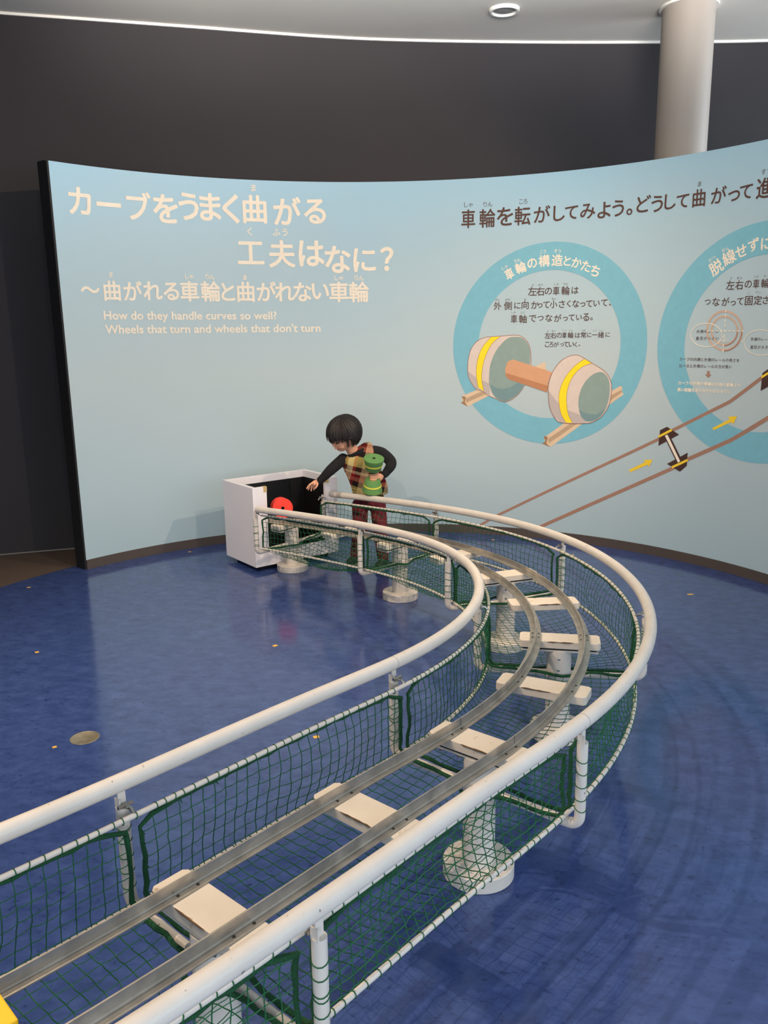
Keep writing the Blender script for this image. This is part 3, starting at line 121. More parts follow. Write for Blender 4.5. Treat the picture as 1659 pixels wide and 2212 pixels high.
M = {}
M['pipe'] = mat('white_painted_pipe', 'd3cbc1', 0.35, var=0.08, scale=14, bump=0.08, bscale=500, spec=0.4)
def flecks(mt, scale, lo, hi, col):
    nt = mt.node_tree; b = nt.nodes['Principled BSDF']
    src = b.inputs['Base Color'].links[0].from_socket
    g = nt.nodes.new('ShaderNodeNewGeometry')
    n = nt.nodes.new('ShaderNodeTexNoise'); n.inputs['Scale'].default_value = scale; n.inputs['Detail'].default_value = 3
    nt.links.new(g.outputs['Position'], n.inputs['Vector'])
    r = nt.nodes.new('ShaderNodeValToRGB')
    r.color_ramp.elements[0].position = lo; r.color_ramp.elements[0].color = (1, 1, 1, 1)
    r.color_ramp.elements[1].position = hi; r.color_ramp.elements[1].color = col
    nt.links.new(n.outputs['Fac'], r.inputs['Fac'])
    mx = nt.nodes.new('ShaderNodeMixRGB'); mx.blend_type = 'MULTIPLY'; mx.inputs['Fac'].default_value = 1.0
    nt.links.new(src, mx.inputs['Color1']); nt.links.new(r.outputs['Color'], mx.inputs['Color2'])
    nt.links.new(mx.outputs[0], b.inputs['Base Color'])
flecks(M['pipe'], 55, 0.71, 0.74, (0.45, 0.42, 0.38, 1))
M['block'] = mat('cream_painted_wood', 'd9cebe', 0.5, var=0.10, scale=9, bump=0.15, bscale=60)
M['worn'] = mat('worn_wood_edge', '6e5335', 0.8, var=0.5, scale=60)
M['steel'] = mat('brushed_steel', 'c0b8ac', 0.34, metal=0.65, var=0.32, scale=22, bump=0.1, bscale=90)
M['screw'] = mat('dark_screw', '3b3833', 0.5, metal=0.6, var=0.2)
M['bolt'] = mat('zinc_bolt', 'b5b2ab', 0.3, metal=1.0, var=0.1)
M['twine'] = mat('green_twine', '0b5c34', 0.7, var=0.25, scale=90)
M['rope'] = mat('green_rope', '06512a', 0.85, var=0.45, scale=260, bump=0.9, bscale=420, dist=0.004)
M['grey_tape'] = mat('grey_tape', 'a8a29a', 0.5, var=0.05)
M['board_white'] = mat('white_laminate', 'e6e2e6', 0.45, var=0.04, scale=4)
M['black_lining'] = mat('black_lining', '0c0b0d', 0.5, var=0.3, scale=8)
M['plinth'] = mat('dark_plinth', '121214', 0.7, var=0.2)
M['masking'] = mat('masking_tape', 'c2a878', 0.6, var=0.12, scale=60)
M['red_foam'] = mat('red_foam', 'ea3a2c', 0.75, var=0.06, bump=0.2, bscale=300)
M['green_foam'] = mat('green_foam', '5c8a4c', 0.9, var=0.10, scale=30, bump=0.2, bscale=300)
M['yellow_band'] = mat('yellow_band', 'd9d24a', 0.6, var=0.08)
M['hole'] = mat('dark_hole', '171512', 0.9, var=0.2)
M['yellow_block'] = mat('yellow_plastic', 'ffc400', 0.4, var=0.03)
M['marker'] = mat('yellow_floor_tape', 'e5b24a', 0.6, var=0.1, scale=80)
M['brass'] = mat('brass_plate', '9d9580', 0.4, metal=0.5, var=0.25, scale=40)
M['skin'] = mat('skin', 'e0a383', 0.5, var=0.05, scale=20, spec=0.35)
M['lip'] = mat('lip', 'b8655a', 0.5, var=0.05)
M['eye'] = mat('eye', '1a1110', 0.2, var=0.1)
M['hair'] = mat('black_hair', '1d1312', 0.6, var=0.5, scale=30, bump=0.4, bscale=140)
M['knit'] = mat('black_knit', '121114', 0.95, var=0.3, scale=120, bump=0.5, bscale=300)
M['trousers'] = mat('red_tartan_trousers', '7a1024', 0.85, col2='3e0816', scale=38, bump=0.3, bscale=300)
M['shoe'] = mat('olive_shoe', '1d221a', 0.7, var=0.3, scale=60)
M['sole'] = mat('shoe_sole', '8d8a80', 0.7, var=0.1)
M['ceiling'] = mat('white_ceiling', 'e2ddd4', 0.8, var=0.03, scale=3, bump=0.15, bscale=120)
M['white_trim'] = mat('white_trim', 'f0ece4', 0.5, var=0.02)
M['dark_wall'] = mat('charcoal_wall', '322f32', 0.85, var=0.06, scale=2, bump=0.25, bscale=160)
M['column'] = mat('grey_column', 'a0968c', 0.55, var=0.03, scale=3)
M['skirting'] = mat('brown_skirting', '4f4540', 0.6, var=0.08, scale=8)
M['metal_strip'] = mat('metal_strip', '8f8880', 0.4, metal=0.7, var=0.1)
M['brown_floor'] = mat('brown_carpet', '5b4c42', 0.9, var=0.2, scale=120, bump=0.3)
M['lamp_white'] = mat('downlight_white', 'f1efe8', 0.5, var=0.02)
M['lamp_grey'] = mat('downlight_grey', '9b9894', 0.5, var=0.05)
for k, h in dict(cream='f3e6d2', brown='5a4038', grey='6e6a68', wheel='dccbbf', wheel_dark='c0b3ae', yellow='fbdf2c',
                 yellow2='f6cf3a', face='8fa39c', face_dark='7a9698', axle='d8a27c', axle_dark='bf8560', rail='dfc3a3',
                 rail_dark='bda184', rail_end='a17a5c', outline='a2705a', trackbrown='a67f6c', darkbrown='4a3430',
                 peach='ccaf9b', ring='7db9ca').items():
    M[k] = mat('print_' + k, h, 0.5, var=0.05, scale=25, spec=0.25)

def panel_material():
    mt = mat('panel_print', 'b9c6c3', 0.45, spec=0.3)
    nt = mt.node_tree; b = nt.nodes['Principled BSDF']
    g = nt.nodes.new('ShaderNodeNewGeometry')
    s = nt.nodes.new('ShaderNodeSeparateXYZ')
    nt.links.new(g.outputs['Position'], s.inputs[0])
    n = nt.nodes.new('ShaderNodeTexNoise'); n.inputs['Scale'].default_value = 1.3; n.inputs['Detail'].default_value = 3
    nt.links.new(g.outputs['Position'], n.inputs['Vector'])
    ad = nt.nodes.new('ShaderNodeMath'); ad.operation = 'MULTIPLY_ADD'
    nt.links.new(n.outputs['Fac'], ad.inputs[0]); ad.inputs[1].default_value = 0.5
    nt.links.new(s.outputs['Z'], ad.inputs[2])
    mr = nt.nodes.new('ShaderNodeMapRange')
    mr.inputs['From Min'].default_value = 0.3; mr.inputs['From Max'].default_value = 2.6
    nt.links.new(ad.outputs[0], mr.inputs['Value'])
    r = nt.nodes.new('ShaderNodeValToRGB')
    e = r.color_ramp.elements
    e[0].position = 0; e[0].color = srgb('aac0c8')
    e[1].position = 1; e[1].color = srgb('9fc6da')
    k = e.new(0.45); k.color = srgb('b8c6c8')
    k = e.new(0.78); k.color = srgb('abc4ce')
    nt.links.new(mr.outputs[0], r.inputs['Fac'])
    nt.links.new(r.outputs['Color'], b.inputs['Base Color'])
    return mt
M['panel'] = panel_material()

def floor_material():
    mt = mat('blue_linoleum', '2c4687', 0.17, spec=0.5)
    nt = mt.node_tree; b = nt.nodes['Principled BSDF']
    g = nt.nodes.new('ShaderNodeNewGeometry')
    mp = nt.nodes.new('ShaderNodeMapping'); mp.inputs['Scale'].default_value = (1.0, 1.5, 1)
    mp.inputs['Rotation'].default_value = (0, 0, 0.5)
    nt.links.new(g.outputs['Position'], mp.inputs['Vector'])
    n = nt.nodes.new('ShaderNodeTexNoise'); n.inputs['Scale'].default_value = 13; n.inputs['Detail'].default_value = 7
    n.inputs['Roughness'].default_value = 0.65; n.inputs['Distortion'].default_value = 0.2
    nt.links.new(mp.outputs[0], n.inputs['Vector'])
    r = nt.nodes.new('ShaderNodeValToRGB')
    e = r.color_ramp.elements
    e[0].position = 0.32; e[0].color = srgb('2d3f70')
    e[1].position = 0.72; e[1].color = srgb('41558a')
    nt.links.new(n.outputs['Fac'], r.inputs['Fac'])
    nf = nt.nodes.new('ShaderNodeTexNoise'); nf.inputs['Scale'].default_value = 42; nf.inputs['Detail'].default_value = 5
    nf.inputs['Distortion'].default_value = 0.6
    nt.links.new(mp.outputs[0], nf.inputs['Vector'])
    rf = nt.nodes.new('ShaderNodeValToRGB')
    rf.color_ramp.elements[0].position = 0.60; rf.color_ramp.elements[0].color = (1, 1, 1, 1)
    rf.color_ramp.elements[1].position = 0.72; rf.color_ramp.elements[1].color = (0.52, 0.52, 0.6, 1)
    nt.links.new(nf.outputs['Fac'], rf.inputs['Fac'])
    mul = nt.nodes.new('ShaderNodeMixRGB'); mul.blend_type = 'MULTIPLY'; mul.inputs['Fac'].default_value = 1.0
    nt.links.new(r.outputs['Color'], mul.inputs['Color1']); nt.links.new(rf.outputs['Color'], mul.inputs['Color2'])
    n3 = nt.nodes.new('ShaderNodeTexNoise'); n3.inputs['Scale'].default_value = 1.7; n3.inputs['Detail'].default_value = 3
    nt.links.new(g.outputs['Position'], n3.inputs['Vector'])
    mr = nt.nodes.new('ShaderNodeMapRange')
    mr.inputs['To Min'].default_value = 0.10; mr.inputs['To Max'].default_value = 0.17
    nt.links.new(n3.outputs['Fac'], mr.inputs['Value'])
    nt.links.new(mr.outputs[0], b.inputs['Roughness'])
    nt.links.new(mul.outputs[0], b.inputs['Base Color'])
    return mt
M['floor'] = floor_material()

def plaid_material():
    mt = mat('plaid_knit', 'b8a282', 0.95, spec=0.2)
    nt = mt.node_tree; b = nt.nodes['Principled BSDF']
    tc = nt.nodes.new('ShaderNodeTexCoord')
    mp = nt.nodes.new('ShaderNodeMapping')
    mp.inputs['Rotation'].default_value = (0, R(-14), 0)
    nt.links.new(tc.outputs['Object'], mp.inputs['Vector'])
    s = nt.nodes.new('ShaderNodeSeparateXYZ'); nt.links.new(mp.outputs[0], s.inputs[0])
    def band(sock, k, off, stops):
        a = nt.nodes.new('ShaderNodeMath'); a.operation = 'MULTIPLY_ADD'
        nt.links.new(sock, a.inputs[0]); a.inputs[1].default_value = k; a.inputs[2].default_value = off
        f = nt.nodes.new('ShaderNodeMath'); f.operation = 'FRACT'; nt.links.new(a.outputs[0], f.inputs[0])
        r = nt.nodes.new('ShaderNodeValToRGB'); r.color_ramp.interpolation = 'CONSTANT'
        e = r.color_ramp.elements
        e[0].position = 0; e[0].color = srgb(stops[0][1])
        e[1].position = stops[1][0]; e[1].color = srgb(stops[1][1])
        for p_, h in stops[2:]:
            q = e.new(p_); q.color = srgb(h)
        nt.links.new(f.outputs[0], r.inputs['Fac'])
        return r.outputs['Color']
    v = band(s.outputs['X'], 6.4, 0.55, [(0, 'b59c7c'), (0.14, '5e1016'), (0.30, 'b8a882'), (0.52, '861820'), (0.64, '1d1416'), (0.86, 'a8906e')])
    h = band(s.outputs['Z'], 5.4, 0.20, [(0, '3c2420'), (0.14, 'bfae66'), (0.48, '1c1414'), (0.66, 'a35844'), (0.80, '7c1016'), (0.90, 'b39c7c')])
    mx = nt.nodes.new('ShaderNodeMixRGB'); mx.inputs['Fac'].default_value = 0.5
    ck = nt.nodes.new('ShaderNodeTexWave'); ck.bands_direction = 'DIAGONAL'; ck.inputs['Scale'].default_value = 55
    nt.links.new(tc.outputs['Object'], ck.inputs['Vector'])
    mr = nt.nodes.new('ShaderNodeMapRange'); mr.inputs['To Min'].default_value = 0.3; mr.inputs['To Max'].default_value = 0.7
    nt.links.new(ck.outputs['Fac'], mr.inputs['Value']); nt.links.new(mr.outputs[0], mx.inputs['Fac'])
    nt.links.new(v, mx.inputs['Color1']); nt.links.new(h, mx.inputs['Color2'])
    nt.links.new(mx.outputs[0], b.inputs['Base Color'])
    n2 = nt.nodes.new('ShaderNodeTexNoise'); n2.inputs['Scale'].default_value = 350
    nt.links.new(tc.outputs['Object'], n2.inputs['Vector'])
    bp = nt.nodes.new('ShaderNodeBump'); bp.inputs['Strength'].default_value = 0.5; bp.inputs['Distance'].default_value = 0.003
    nt.links.new(n2.outputs['Fac'], bp.inputs['Height']); nt.links.new(bp.outputs['Normal'], b.inputs['Normal'])
    return mt
M['plaid'] = plaid_material()

flecks(M['block'], 30, 0.66, 0.74, (0.62, 0.52, 0.40, 1))

# ------------------------------------------------------------ builders
class MB:
    def __init__(self):
        self.v = []; self.f = []; self.mi = []; self.cur = 0
    def add(self, vs_, fs_):
        o = len(self.v)
        self.v += [tuple(p) for p in vs_]
        for f in fs_:
            self.f.append(tuple(i + o for i in f)); self.mi.append(self.cur)
    def box(self, x0, x1, y0, y1, z0, z1, mtx=None):
        p = [Vector((x, y, z)) for z in (z0, z1) for (x, y) in ((x0, y0), (x1, y0), (x1, y1), (x0, y1))]
        if mtx: p = [mtx @ q for q in p]
        self.add(p, [(3, 2, 1, 0), (4, 5, 6, 7), (0, 1, 5, 4), (1, 2, 6, 5), (2, 3, 7, 6), (3, 0, 4, 7)])
    def tube(self, pts, r, n=8, caps=True, closed=False, r2=None):
        pts = [Vector(p) for p in pts]
        N = len(pts); rings = []
        nrm = None
        for i, p in enumerate(pts):
            if closed:
                t = (pts[(i + 1) % N] - pts[i - 1])
            else:
                t = pts[min(i + 1, N - 1)] - pts[max(i - 1, 0)]
            t.normalize()
            if nrm is None:
                a = Vector((0, 0, 1)) if abs(t.z) < 0.9 else Vector((1, 0, 0))
                nrm = (a - t * a.dot(t)).normalized()
            else:
                nrm = (nrm - t * nrm.dot(t))
                if nrm.length < 1e-6: nrm = t.orthogonal()
                nrm.normalize()
            bn = t.cross(nrm)
            rr = r[i] if isinstance(r, (list, tuple)) else r
            rings.append([p + (nrm * math.cos(2 * math.pi * k / n) + bn * math.sin(2 * math.pi * k / n)) * rr for k in range(n)])
        vs_ = [q for ring in rings for q in ring]; fs_ = []
        for i in range(N if closed else N - 1):
            j = (i + 1) % N
            for k in range(n):
                k2 = (k + 1) % n
                fs_.append((i * n + k, i * n + k2, j * n + k2, j * n + k))
        if caps and not closed:
            fs_.append(tuple(range(n - 1, -1, -1))); fs_.append(tuple((N - 1) * n + k for k in range(n)))
        self.add(vs_, fs_)
    def lathe(self, prof, mtx=None, n=40):
        vs_ = []
        for (r, z) in prof:
            for k in range(n):
                a = 2 * math.pi * k / n
                vs_.append(Vector((r * math.cos(a), r * math.sin(a), z)))
        if mtx: vs_ = [mtx @ q for q in vs_]
        fs_ = []
        for i in range(len(prof) - 1):
            for k in range(n):
                k2 = (k + 1) % n
                fs_.append((i * n + k, i * n + k2, (i + 1) * n + k2, (i + 1) * n + k))
        if prof[0][0] > 1e-6: fs_.append(tuple(range(n - 1, -1, -1)))
        if prof[-1][0] > 1e-6: fs_.append(tuple((len(prof) - 1) * n + k for k in range(n)))
        self.add(vs_, fs_)
    def build(self, name, mats, parent=None, smooth=False, bevel=0, loc=None):
        me = bpy.data.meshes.new(name)
        me.from_pydata(self.v, [], self.f)
        if not isinstance(mats, (list, tuple)): mats = [mats]
        for x in mats: me.materials.append(x)
        if len(mats) > 1:
            me.polygons.foreach_set('material_index', self.mi)
        me.validate()
        if smooth:
            me.polygons.foreach_set('use_smooth', [True] * len(me.polygons))
            try: me.set_sharp_from_angle(angle=R(40))
            except Exception: pass
        me.update()
        o = bpy.data.objects.new(name, me)
        C.objects.link(o)
        if parent: o.parent = parent
        if loc: o.location = loc
        if bevel:
            b = o.modifiers.new('bevel', 'BEVEL'); b.width = bevel; b.segments = 2; b.limit_method = 'ANGLE'; b.angle_limit = R(50)
        return o

def tag(o, label=None, cat=None, group=None, kind=None):
    if label: o['label'] = label
    if cat: o['category'] = cat
    if group: o['group'] = group
    if kind: o['kind'] = kind
    return o

def thing(name, label, cat, loc=(0, 0, 0), group=None):
    o = bpy.data.objects.new(name, None)
    C.objects.link(o)
    o.location = loc
    o.empty_display_size = 0.1
    return tag(o, label, cat, group)

def keep(o, parent):
    """parent a mesh built in world coordinates to a thing standing elsewhere"""
    o.parent = parent
    o.matrix_parent_inverse = Matrix.Translation(-Vector(parent.location))
    return o

def interp(s):
    s0 = TRACK[0][0]; st = TRACK[1][0] - s0
    k = (s - s0) / st; i = max(0, min(len(TRACK) - 2, int(math.floor(k)))); f = k - i
    a, b = TRACK[i], TRACK[i + 1]
    return [a[j] + (b[j] - a[j]) * f for j in range(5)]
def tp(s, off=0.0, dz=0.0):
    q = interp(s)
    return Vector((q[1] + off * math.sin(q[4]), q[2] - off * math.cos(q[4]), q[3] + dz))
def frame(s):
    q = interp(s)
    t = Vector((math.cos(q[4]), math.sin(q[4]), 0)); n = Vector((math.sin(q[4]), -math.cos(q[4]), 0))
    mm = Matrix((n, t, Vector((0, 0, 1)))).transposed().to_4x4()
    mm.translation = Vector(q[1:4])
    return mm                                  # local x = outward, y = along the track
def srange(a, b, st):
    n = max(1, int(round((b - a) / st)))
    return [a + (b - a) * i / n for i in range(n + 1)]

# ------------------------------------------------------------ the setting
CX, CY, PR, PH = -0.0062, 3.3435, 2.3067, 2.294
def cyl(u, z, eps=0.0):
    a = u / PR
    return (CX + (PR - eps) * math.sin(a), CY + (PR - eps) * math.cos(a), z)

b = MB(); FRR = 2.425
pts = [(CX + FRR * math.sin(R(a)), CY + FRR * math.cos(R(a)), 0) for a in range(-90, 91, 2)]
pts += [(CX + FRR, -3.5, 0), (CX - FRR, -3.5, 0)]
b.add(pts, [tuple(range(len(pts) - 1, -1, -1))])
tag(b.build('floor', M['floor']), kind='structure', label='blue marbled linoleum floor, glossy, with a round far edge')
b = MB(); b.add([(-6, -3.5, -0.004), (6, -3.5, -0.004), (6, 7, -0.004), (-6, 7, -0.004)], [(0, 1, 2, 3)])
tag(b.build('floor', M['brown_floor']), kind='structure', label='brown carpet floor outside the blue linoleum')

WALL = [(-5.5, 3.6), (-4.2, 4.4), (-3.0, 4.96), (-2.3, 5.22), (-1.75, 5.37), (-1.1, 5.54), (-0.33, 5.745), (0.25, 5.84), (1.07, 5.91), (1.84, 5.94), (2.52, 5.94), (3.6, 5.86), (5.5, 5.5)]
def smooth_poly(P, k=6):
    out = []
    for i in range(len(P) - 1):
        p0 = P[max(i - 1, 0)]; p1 = P[i]; p2 = P[i + 1]; p3 = P[min(i + 2, len(P) - 1)]
        for j in range(k):
            t = j / k
            out.append(tuple(0.5 * ((2 * p1[c]) + (-p0[c] + p2[c]) * t + (2 * p0[c] - 5 * p1[c] + 4 * p2[c] - p3[c]) * t * t + (-p0[c] + 3 * p1[c] - 3 * p2[c] + p3[c]) * t ** 3) for c in range(len(p1))))
    out.append(P[-1]); return out
WS = smooth_poly(WALL)
CEIL = 3.172
def ribbon(P, y0, y1, z0, z1):
    mb = MB(); n = len(P); v = []
    for (x, y) in P: v += [(x, y + y0, z0), (x, y + y0, z1), (x, y + y1, z0), (x, y + y1, z1)]
    f = []
    for i in range(n - 1):
        a = i * 4; c = a + 4
        f += [(a, c, c + 1, a + 1), (a + 2, a + 3, c + 3, c + 2), (a + 1, c + 1, c + 3, a + 3), (a, a + 2, c + 2, c)]
    f += [(0, 1, 3, 2), (4 * n - 4, 4 * n - 2, 4 * n - 1, 4 * n - 3)]
    mb.add(v, f); return mb
tag(ribbon(WS, 0, 0.12, 0, CEIL + 0.05).build('wall_back', M['dark_wall'], smooth=True), kind='structure', label='curved charcoal back wall')
tag(ribbon(WS, -0.012, 0.0, CEIL - 0.014, CEIL).build('trim_1', M['white_trim']), kind='structure', label='thin white trim where wall meets ceiling')
tag(ribbon(WS, -0.010, 0.0, 0.0, 0.008).build('trim_2', M['metal_strip']), kind='structure', label='thin metal strip at the foot of the dark wall')
b = MB(); b.box(-6, 6, -3.5, 7, CEIL, CEIL + 0.1)
tag(b.build('ceiling', M['ceiling']), kind='structure', label='pale plastered ceiling')
b = MB(); b.box(-5.6, -5.5, -3.5, 4.2, 0, CEIL)
tag(b.build('wall_left', M['dark_wall']), kind='structure', label='dark side wall outside the view')

# ------------------------------------------------------------ display panel with its print
U0, U1 = -0.8795 * PR, 1.75 * PR
panel = thing('display_panel', 'tall curved pale blue exhibit wall printed with Japanese headings, rings and wheel drawings', 'exhibit wall', cyl(0.3, 0))
def curved_slab(u0, u1, z0, z1, e0, e1, step=0.035):
    mb = MB(); us = srange(u0, u1, step); n = len(us); v = []
    for u in us: v += [cyl(u, z0, e0), cyl(u, z1, e0), cyl(u, z0, e1), cyl(u, z1, e1)]
    f = []
    for i in range(n - 1):
        a = i * 4; c = a + 4
        f += [(a, c, c + 1, a + 1), (a + 2, a + 3, c + 3, c + 2), (a + 1, c + 1, c + 3, a + 3), (a, a + 2, c + 2, c)]
    f += [(0, 1, 3, 2), (4 * n - 4, 4 * n - 2, 4 * n - 1, 4 * n - 3)]
    mb.add(v, f); return mb
keep(curved_slab(U0, U1, 0.056, PH, 0.0, -0.02).build('board', M['panel'], smooth=True), panel)
keep(curved_slab(U0 - 0.012, U1, 0.0, PH + 0.004, -0.021, -0.095).build('frame', M['plinth'], smooth=True), panel)['label'] = 'black painted frame and end face'
keep(curved_slab(U0, U1, 0.0, 0.0555, 0.006, -0.02).build('skirting_board', M['skirting'], smooth=True), panel)['label'] = 'dark brown skirting along the foot'
keep(curved_slab(U0 - 0.012, U0 - 0.0005, 0.0, PH, 0.0, -0.0205).build('edge_strip', M['plinth']), panel)

def wrap(bm, u_step=0.03):
    us = [v.co.x for v in bm.verts]
    if not us: return
    a = min(us); c = max(us); k = math.floor(a / u_step) + 1
    while k * u_step < c:
        bmesh.ops.bisect_plane(bm, geom=bm.verts[:] + bm.edges[:] + bm.faces[:], plane_co=(k * u_step, 0, 0), plane_no=(1, 0, 0))
        k += 1
    for v in bm.verts:
        v.co = cyl(v.co.x, v.co.y, v.co.z)
def bm_obj(bm, name, mats, parent):
    wrap(bm)
    me = bpy.data.meshes.new(name); bm.to_mesh(me); bm.free()
    for x in mats: me.materials.append(x)
    o = bpy.data.objects.new(name, me); C.objects.link(o)
    return keep(o, parent)
LAY = 0.00028
def eps(layer): return 0.0012 + layer * LAY

# rings
for (ru, rz) in ((1.1075, 1.2634), (2.427, 1.272)):
    mb = MB(); n = 120; v = []; rr = [0.4600, 0.50, 0.54, 0.58, 0.6268]
    for k in range(n):
        a = 2 * math.pi * k / n
        for r_ in rr: v.append(cyl(ru + r_ * math.cos(a), rz + r_ * math.sin(a), eps(0)))
    f = []
    for k in range(n):
        k2 = (k + 1) % n
        for j in range(4): f.append((k * 5 + j, k * 5 + j + 1, k2 * 5 + j + 1, k2 * 5 + j))
    mb.add(v, f); keep(mb.build('ring_graphic', M['ring'], smooth=True), panel)['label'] = 'flat turquoise ring printed on the panel'

# drawings
GROUPS = {}
for g in SHAPES:
    nm = g[0]
    key = 'wheelset_drawing' if nm in ('wheel_drawing', 'rail_drawing') or (nm == 'axle_drawing' and g[2] >= 8) else nm
    if key in ('arrow_drawing', 'speech_bubble', 'axle_drawing'):
        cu_ = sum(p[0] for p in (g[4] if g[3] == 'strip' else g[3])) / len(g[4] if g[3] == 'strip' else g[3])
        key = (key, round(cu_ / 0.12) if key == 'arrow_drawing' else round(cu_ / 0.22) if key != 'speech_bubble' else round((cu_ - 2.1) / 0.45))
    GROUPS.setdefault(key, []).append(g)
for key, gs in GROUPS.items():
    bm = bmesh.new(); cols = []
    for g in gs:
        if g[1] not in cols: cols.append(g[1])
        mi = cols.index(g[1]); e = eps(g[2])
        if g[3] == 'strip':
            P = g[4]; L = []; closed = (abs(P[0][0] - P[-1][0]) < 1e-4 and abs(P[0][1] - P[-1][1]) < 1e-4)
            n = len(P)
            for i, (u, z, w) in enumerate(P):
                a = P[i - 1] if i > 0 else (P[-2] if closed else P[0])
                c = P[i + 1] if i < n - 1 else (P[1] if closed else P[-1])
                d = Vector((c[0] - a[0], c[1] - a[1])); d.normalize(); nn = Vector((-d.y, d.x)) * w / 2
                L.append((bm.verts.new((u + nn.x, z + nn.y, e)), bm.verts.new((u - nn.x, z - nn.y, e))))
            for i in range(n - 1):
                f = bm.faces.new((L[i][0], L[i + 1][0], L[i + 1][1], L[i][1])); f.material_index = mi
        else:
            vs_ = [bm.verts.new((u, z, e)) for u, z in g[3]]
            f = bm.faces.new(vs_); f.material_index = mi
            bmesh.ops.triangulate(bm, faces=[f])
    bm_obj(bm, key if isinstance(key, str) else key[0], [M[c] for c in cols], panel)

# lettering
GLY = {}
def glyph(ch, off):
    k = (ch, off)
    if k in GLY: return GLY[k]
    cu = bpy.data.curves.new('t', 'FONT'); cu.body = ch; cu.size = 1.0; cu.resolution_u = 3; cu.offset = off
    ob = bpy.data.objects.new('t', cu); C.objects.link(ob)
    me = bpy.data.meshes.new_from_object(ob.evaluated_get(bpy.context.evaluated_depsgraph_get()))
    v = [(p.co.x, p.co.y) for p in me.vertices]; f = [tuple(p.vertices) for p in me.polygons]
    bpy.data.objects.remove(ob); bpy.data.meshes.remove(me)
    GLY[k] = (v, f); return GLY[k]
rv = glyph('国', 0.0)[0]
EM = (max(p[1] for p in rv) - min(p[1] for p in rv)) * 1.04
def shifts(off):
    if off < 0.004: return [(0, 0)]
    n = 10 if off > 0.025 else 6
    return [(math.cos(2 * math.pi * k / n) * off, math.sin(2 * math.pi * k / n) * off) for k in range(n)]
for name, col, off, chars in TEXTS:
    bm = bmesh.new()
    for ch, u, z, size, rot in chars:
        v, f = glyph(ch, 0.0)
        if not v: continue
        x0 = min(p[0] for p in v); x1 = max(p[0] for p in v); y0 = min(p[1] for p in v); y1 = max(p[1] for p in v)
        cx, cy = (x0 + x1) / 2, (y0 + y1) / 2; k = size / EM / (1 + off)
        if name.startswith(('title', 'heading', 'body', 'ring')) and ch not in 'っー、。一〜ゃょ？':
            size *= 0.94 if name.startswith('title') else 1.0; k = min(size / EM / (1 + off) * (1.06 if name.startswith(('title', 'heading')) else 1.30), size / (y1 - y0) / (1 + off), 1.08 * size / (x1 - x0))
        wk = 0.80 if (ch == '車' and name.startswith(('heading', 'body', 'ring'))) else 0.9 if (ord(ch) > 0x3400 and name.startswith('heading')) else 1.0
        ca, sa = math.cos(R(rot)), math.sin(R(rot))
        for n_, (dx, dy) in enumerate(shifts(off)):
            nv = [bm.verts.new((u + ((p[0] - cx) * wk * ca - (p[1] - cy) * sa + dx) * k, z + ((p[0] - cx) * wk * sa + (p[1] - cy) * ca + dy) * k, eps((2 if 'title' in name else 3) + n_ * 0.06))) for p in v]
            for q in f:
                try: bm.faces.new([nv[i] for i in q])
                except ValueError: pass
    o = bm_obj(bm, name, [M[col]], panel)
    if name.startswith(('ruby', 'caption', 'body')): o['kind'] = 'stuff'
for s_, u0, z0, u1, z1, h in ENGLISH:
    v, f = glyph(s_, 0.0)
    x0 = min(p[0] for p in v); x1 = max(p[0] for p in v)
    hv = glyph('H', 0.0)[0]; hh = max(p[1] for p in hv)
    kx = (u1 - u0) / (x1 - x0); ky = h / hh; bm = bmesh.new()
    for n_, (dx, dy) in enumerate(shifts(0.022)):
        nv = [bm.verts.new((u0 + (p[0] + dx - x0) * kx, z0 + (z1 - z0) * (p[0] - x0) / (x1 - x0) + (p[1] + dy) * ky, eps(2 + n_ * 0.06))) for p in v]
        for q in f:
            try: bm.faces.new([nv[i] for i in q])
            except ValueError: pass
    bm_obj(bm, 'english_lettering', [M['cream']], panel)['kind'] = 'stuff'

# ------------------------------------------------------------ column, ceiling light
col = thing('column', 'round grey pillar behind the curved exhibit wall, right', 'column', (1.80, 5.33, 0))
b = MB(); b.lathe([(0.148, 0.0), (0.148, CEIL)], n=64); b.build('shaft', M['column'], col, smooth=True)
b = MB(); b.lathe([(0.165, CEIL - 0.012), (0.165, CEIL - 0.0005)], n=64); b.build('collar', M['white_trim'], col, smooth=True)
dl = thing('ceiling_light', 'small round white downlight in the ceiling, switched off', 'ceiling light', (0.735, 5.33, CEIL))
b = MB(); b.lathe([(0.066, -0.004), (0.072, -0.018), (0.082, -0.018), (0.088, -0.010), (0.088, -0.0005)], n=48); b.build('rim', M['lamp_white'], dl, smooth=True)
b = MB(); b.lathe([(0.066, -0.006), (0.05, -0.010), (0.0001, -0.012)], n=48); b.build('diffuser', M['lamp_grey'], dl, smooth=True)

# ------------------------------------------------------------ the roller track
track = thing('roller_track', 'curved white pipe track with two steel rails, net sides and pedestals on the blue floor', 'play track', (TRACK[44][1], TRACK[44][2], 0))
G_, WH, WR, WP = 0.0801, 0.2769, 0.2435, 0.2780
S0, DS = -0.8349, 0.4178
def hz(s): return 0.1399 - 0.00509 * s
S_START = -2.15

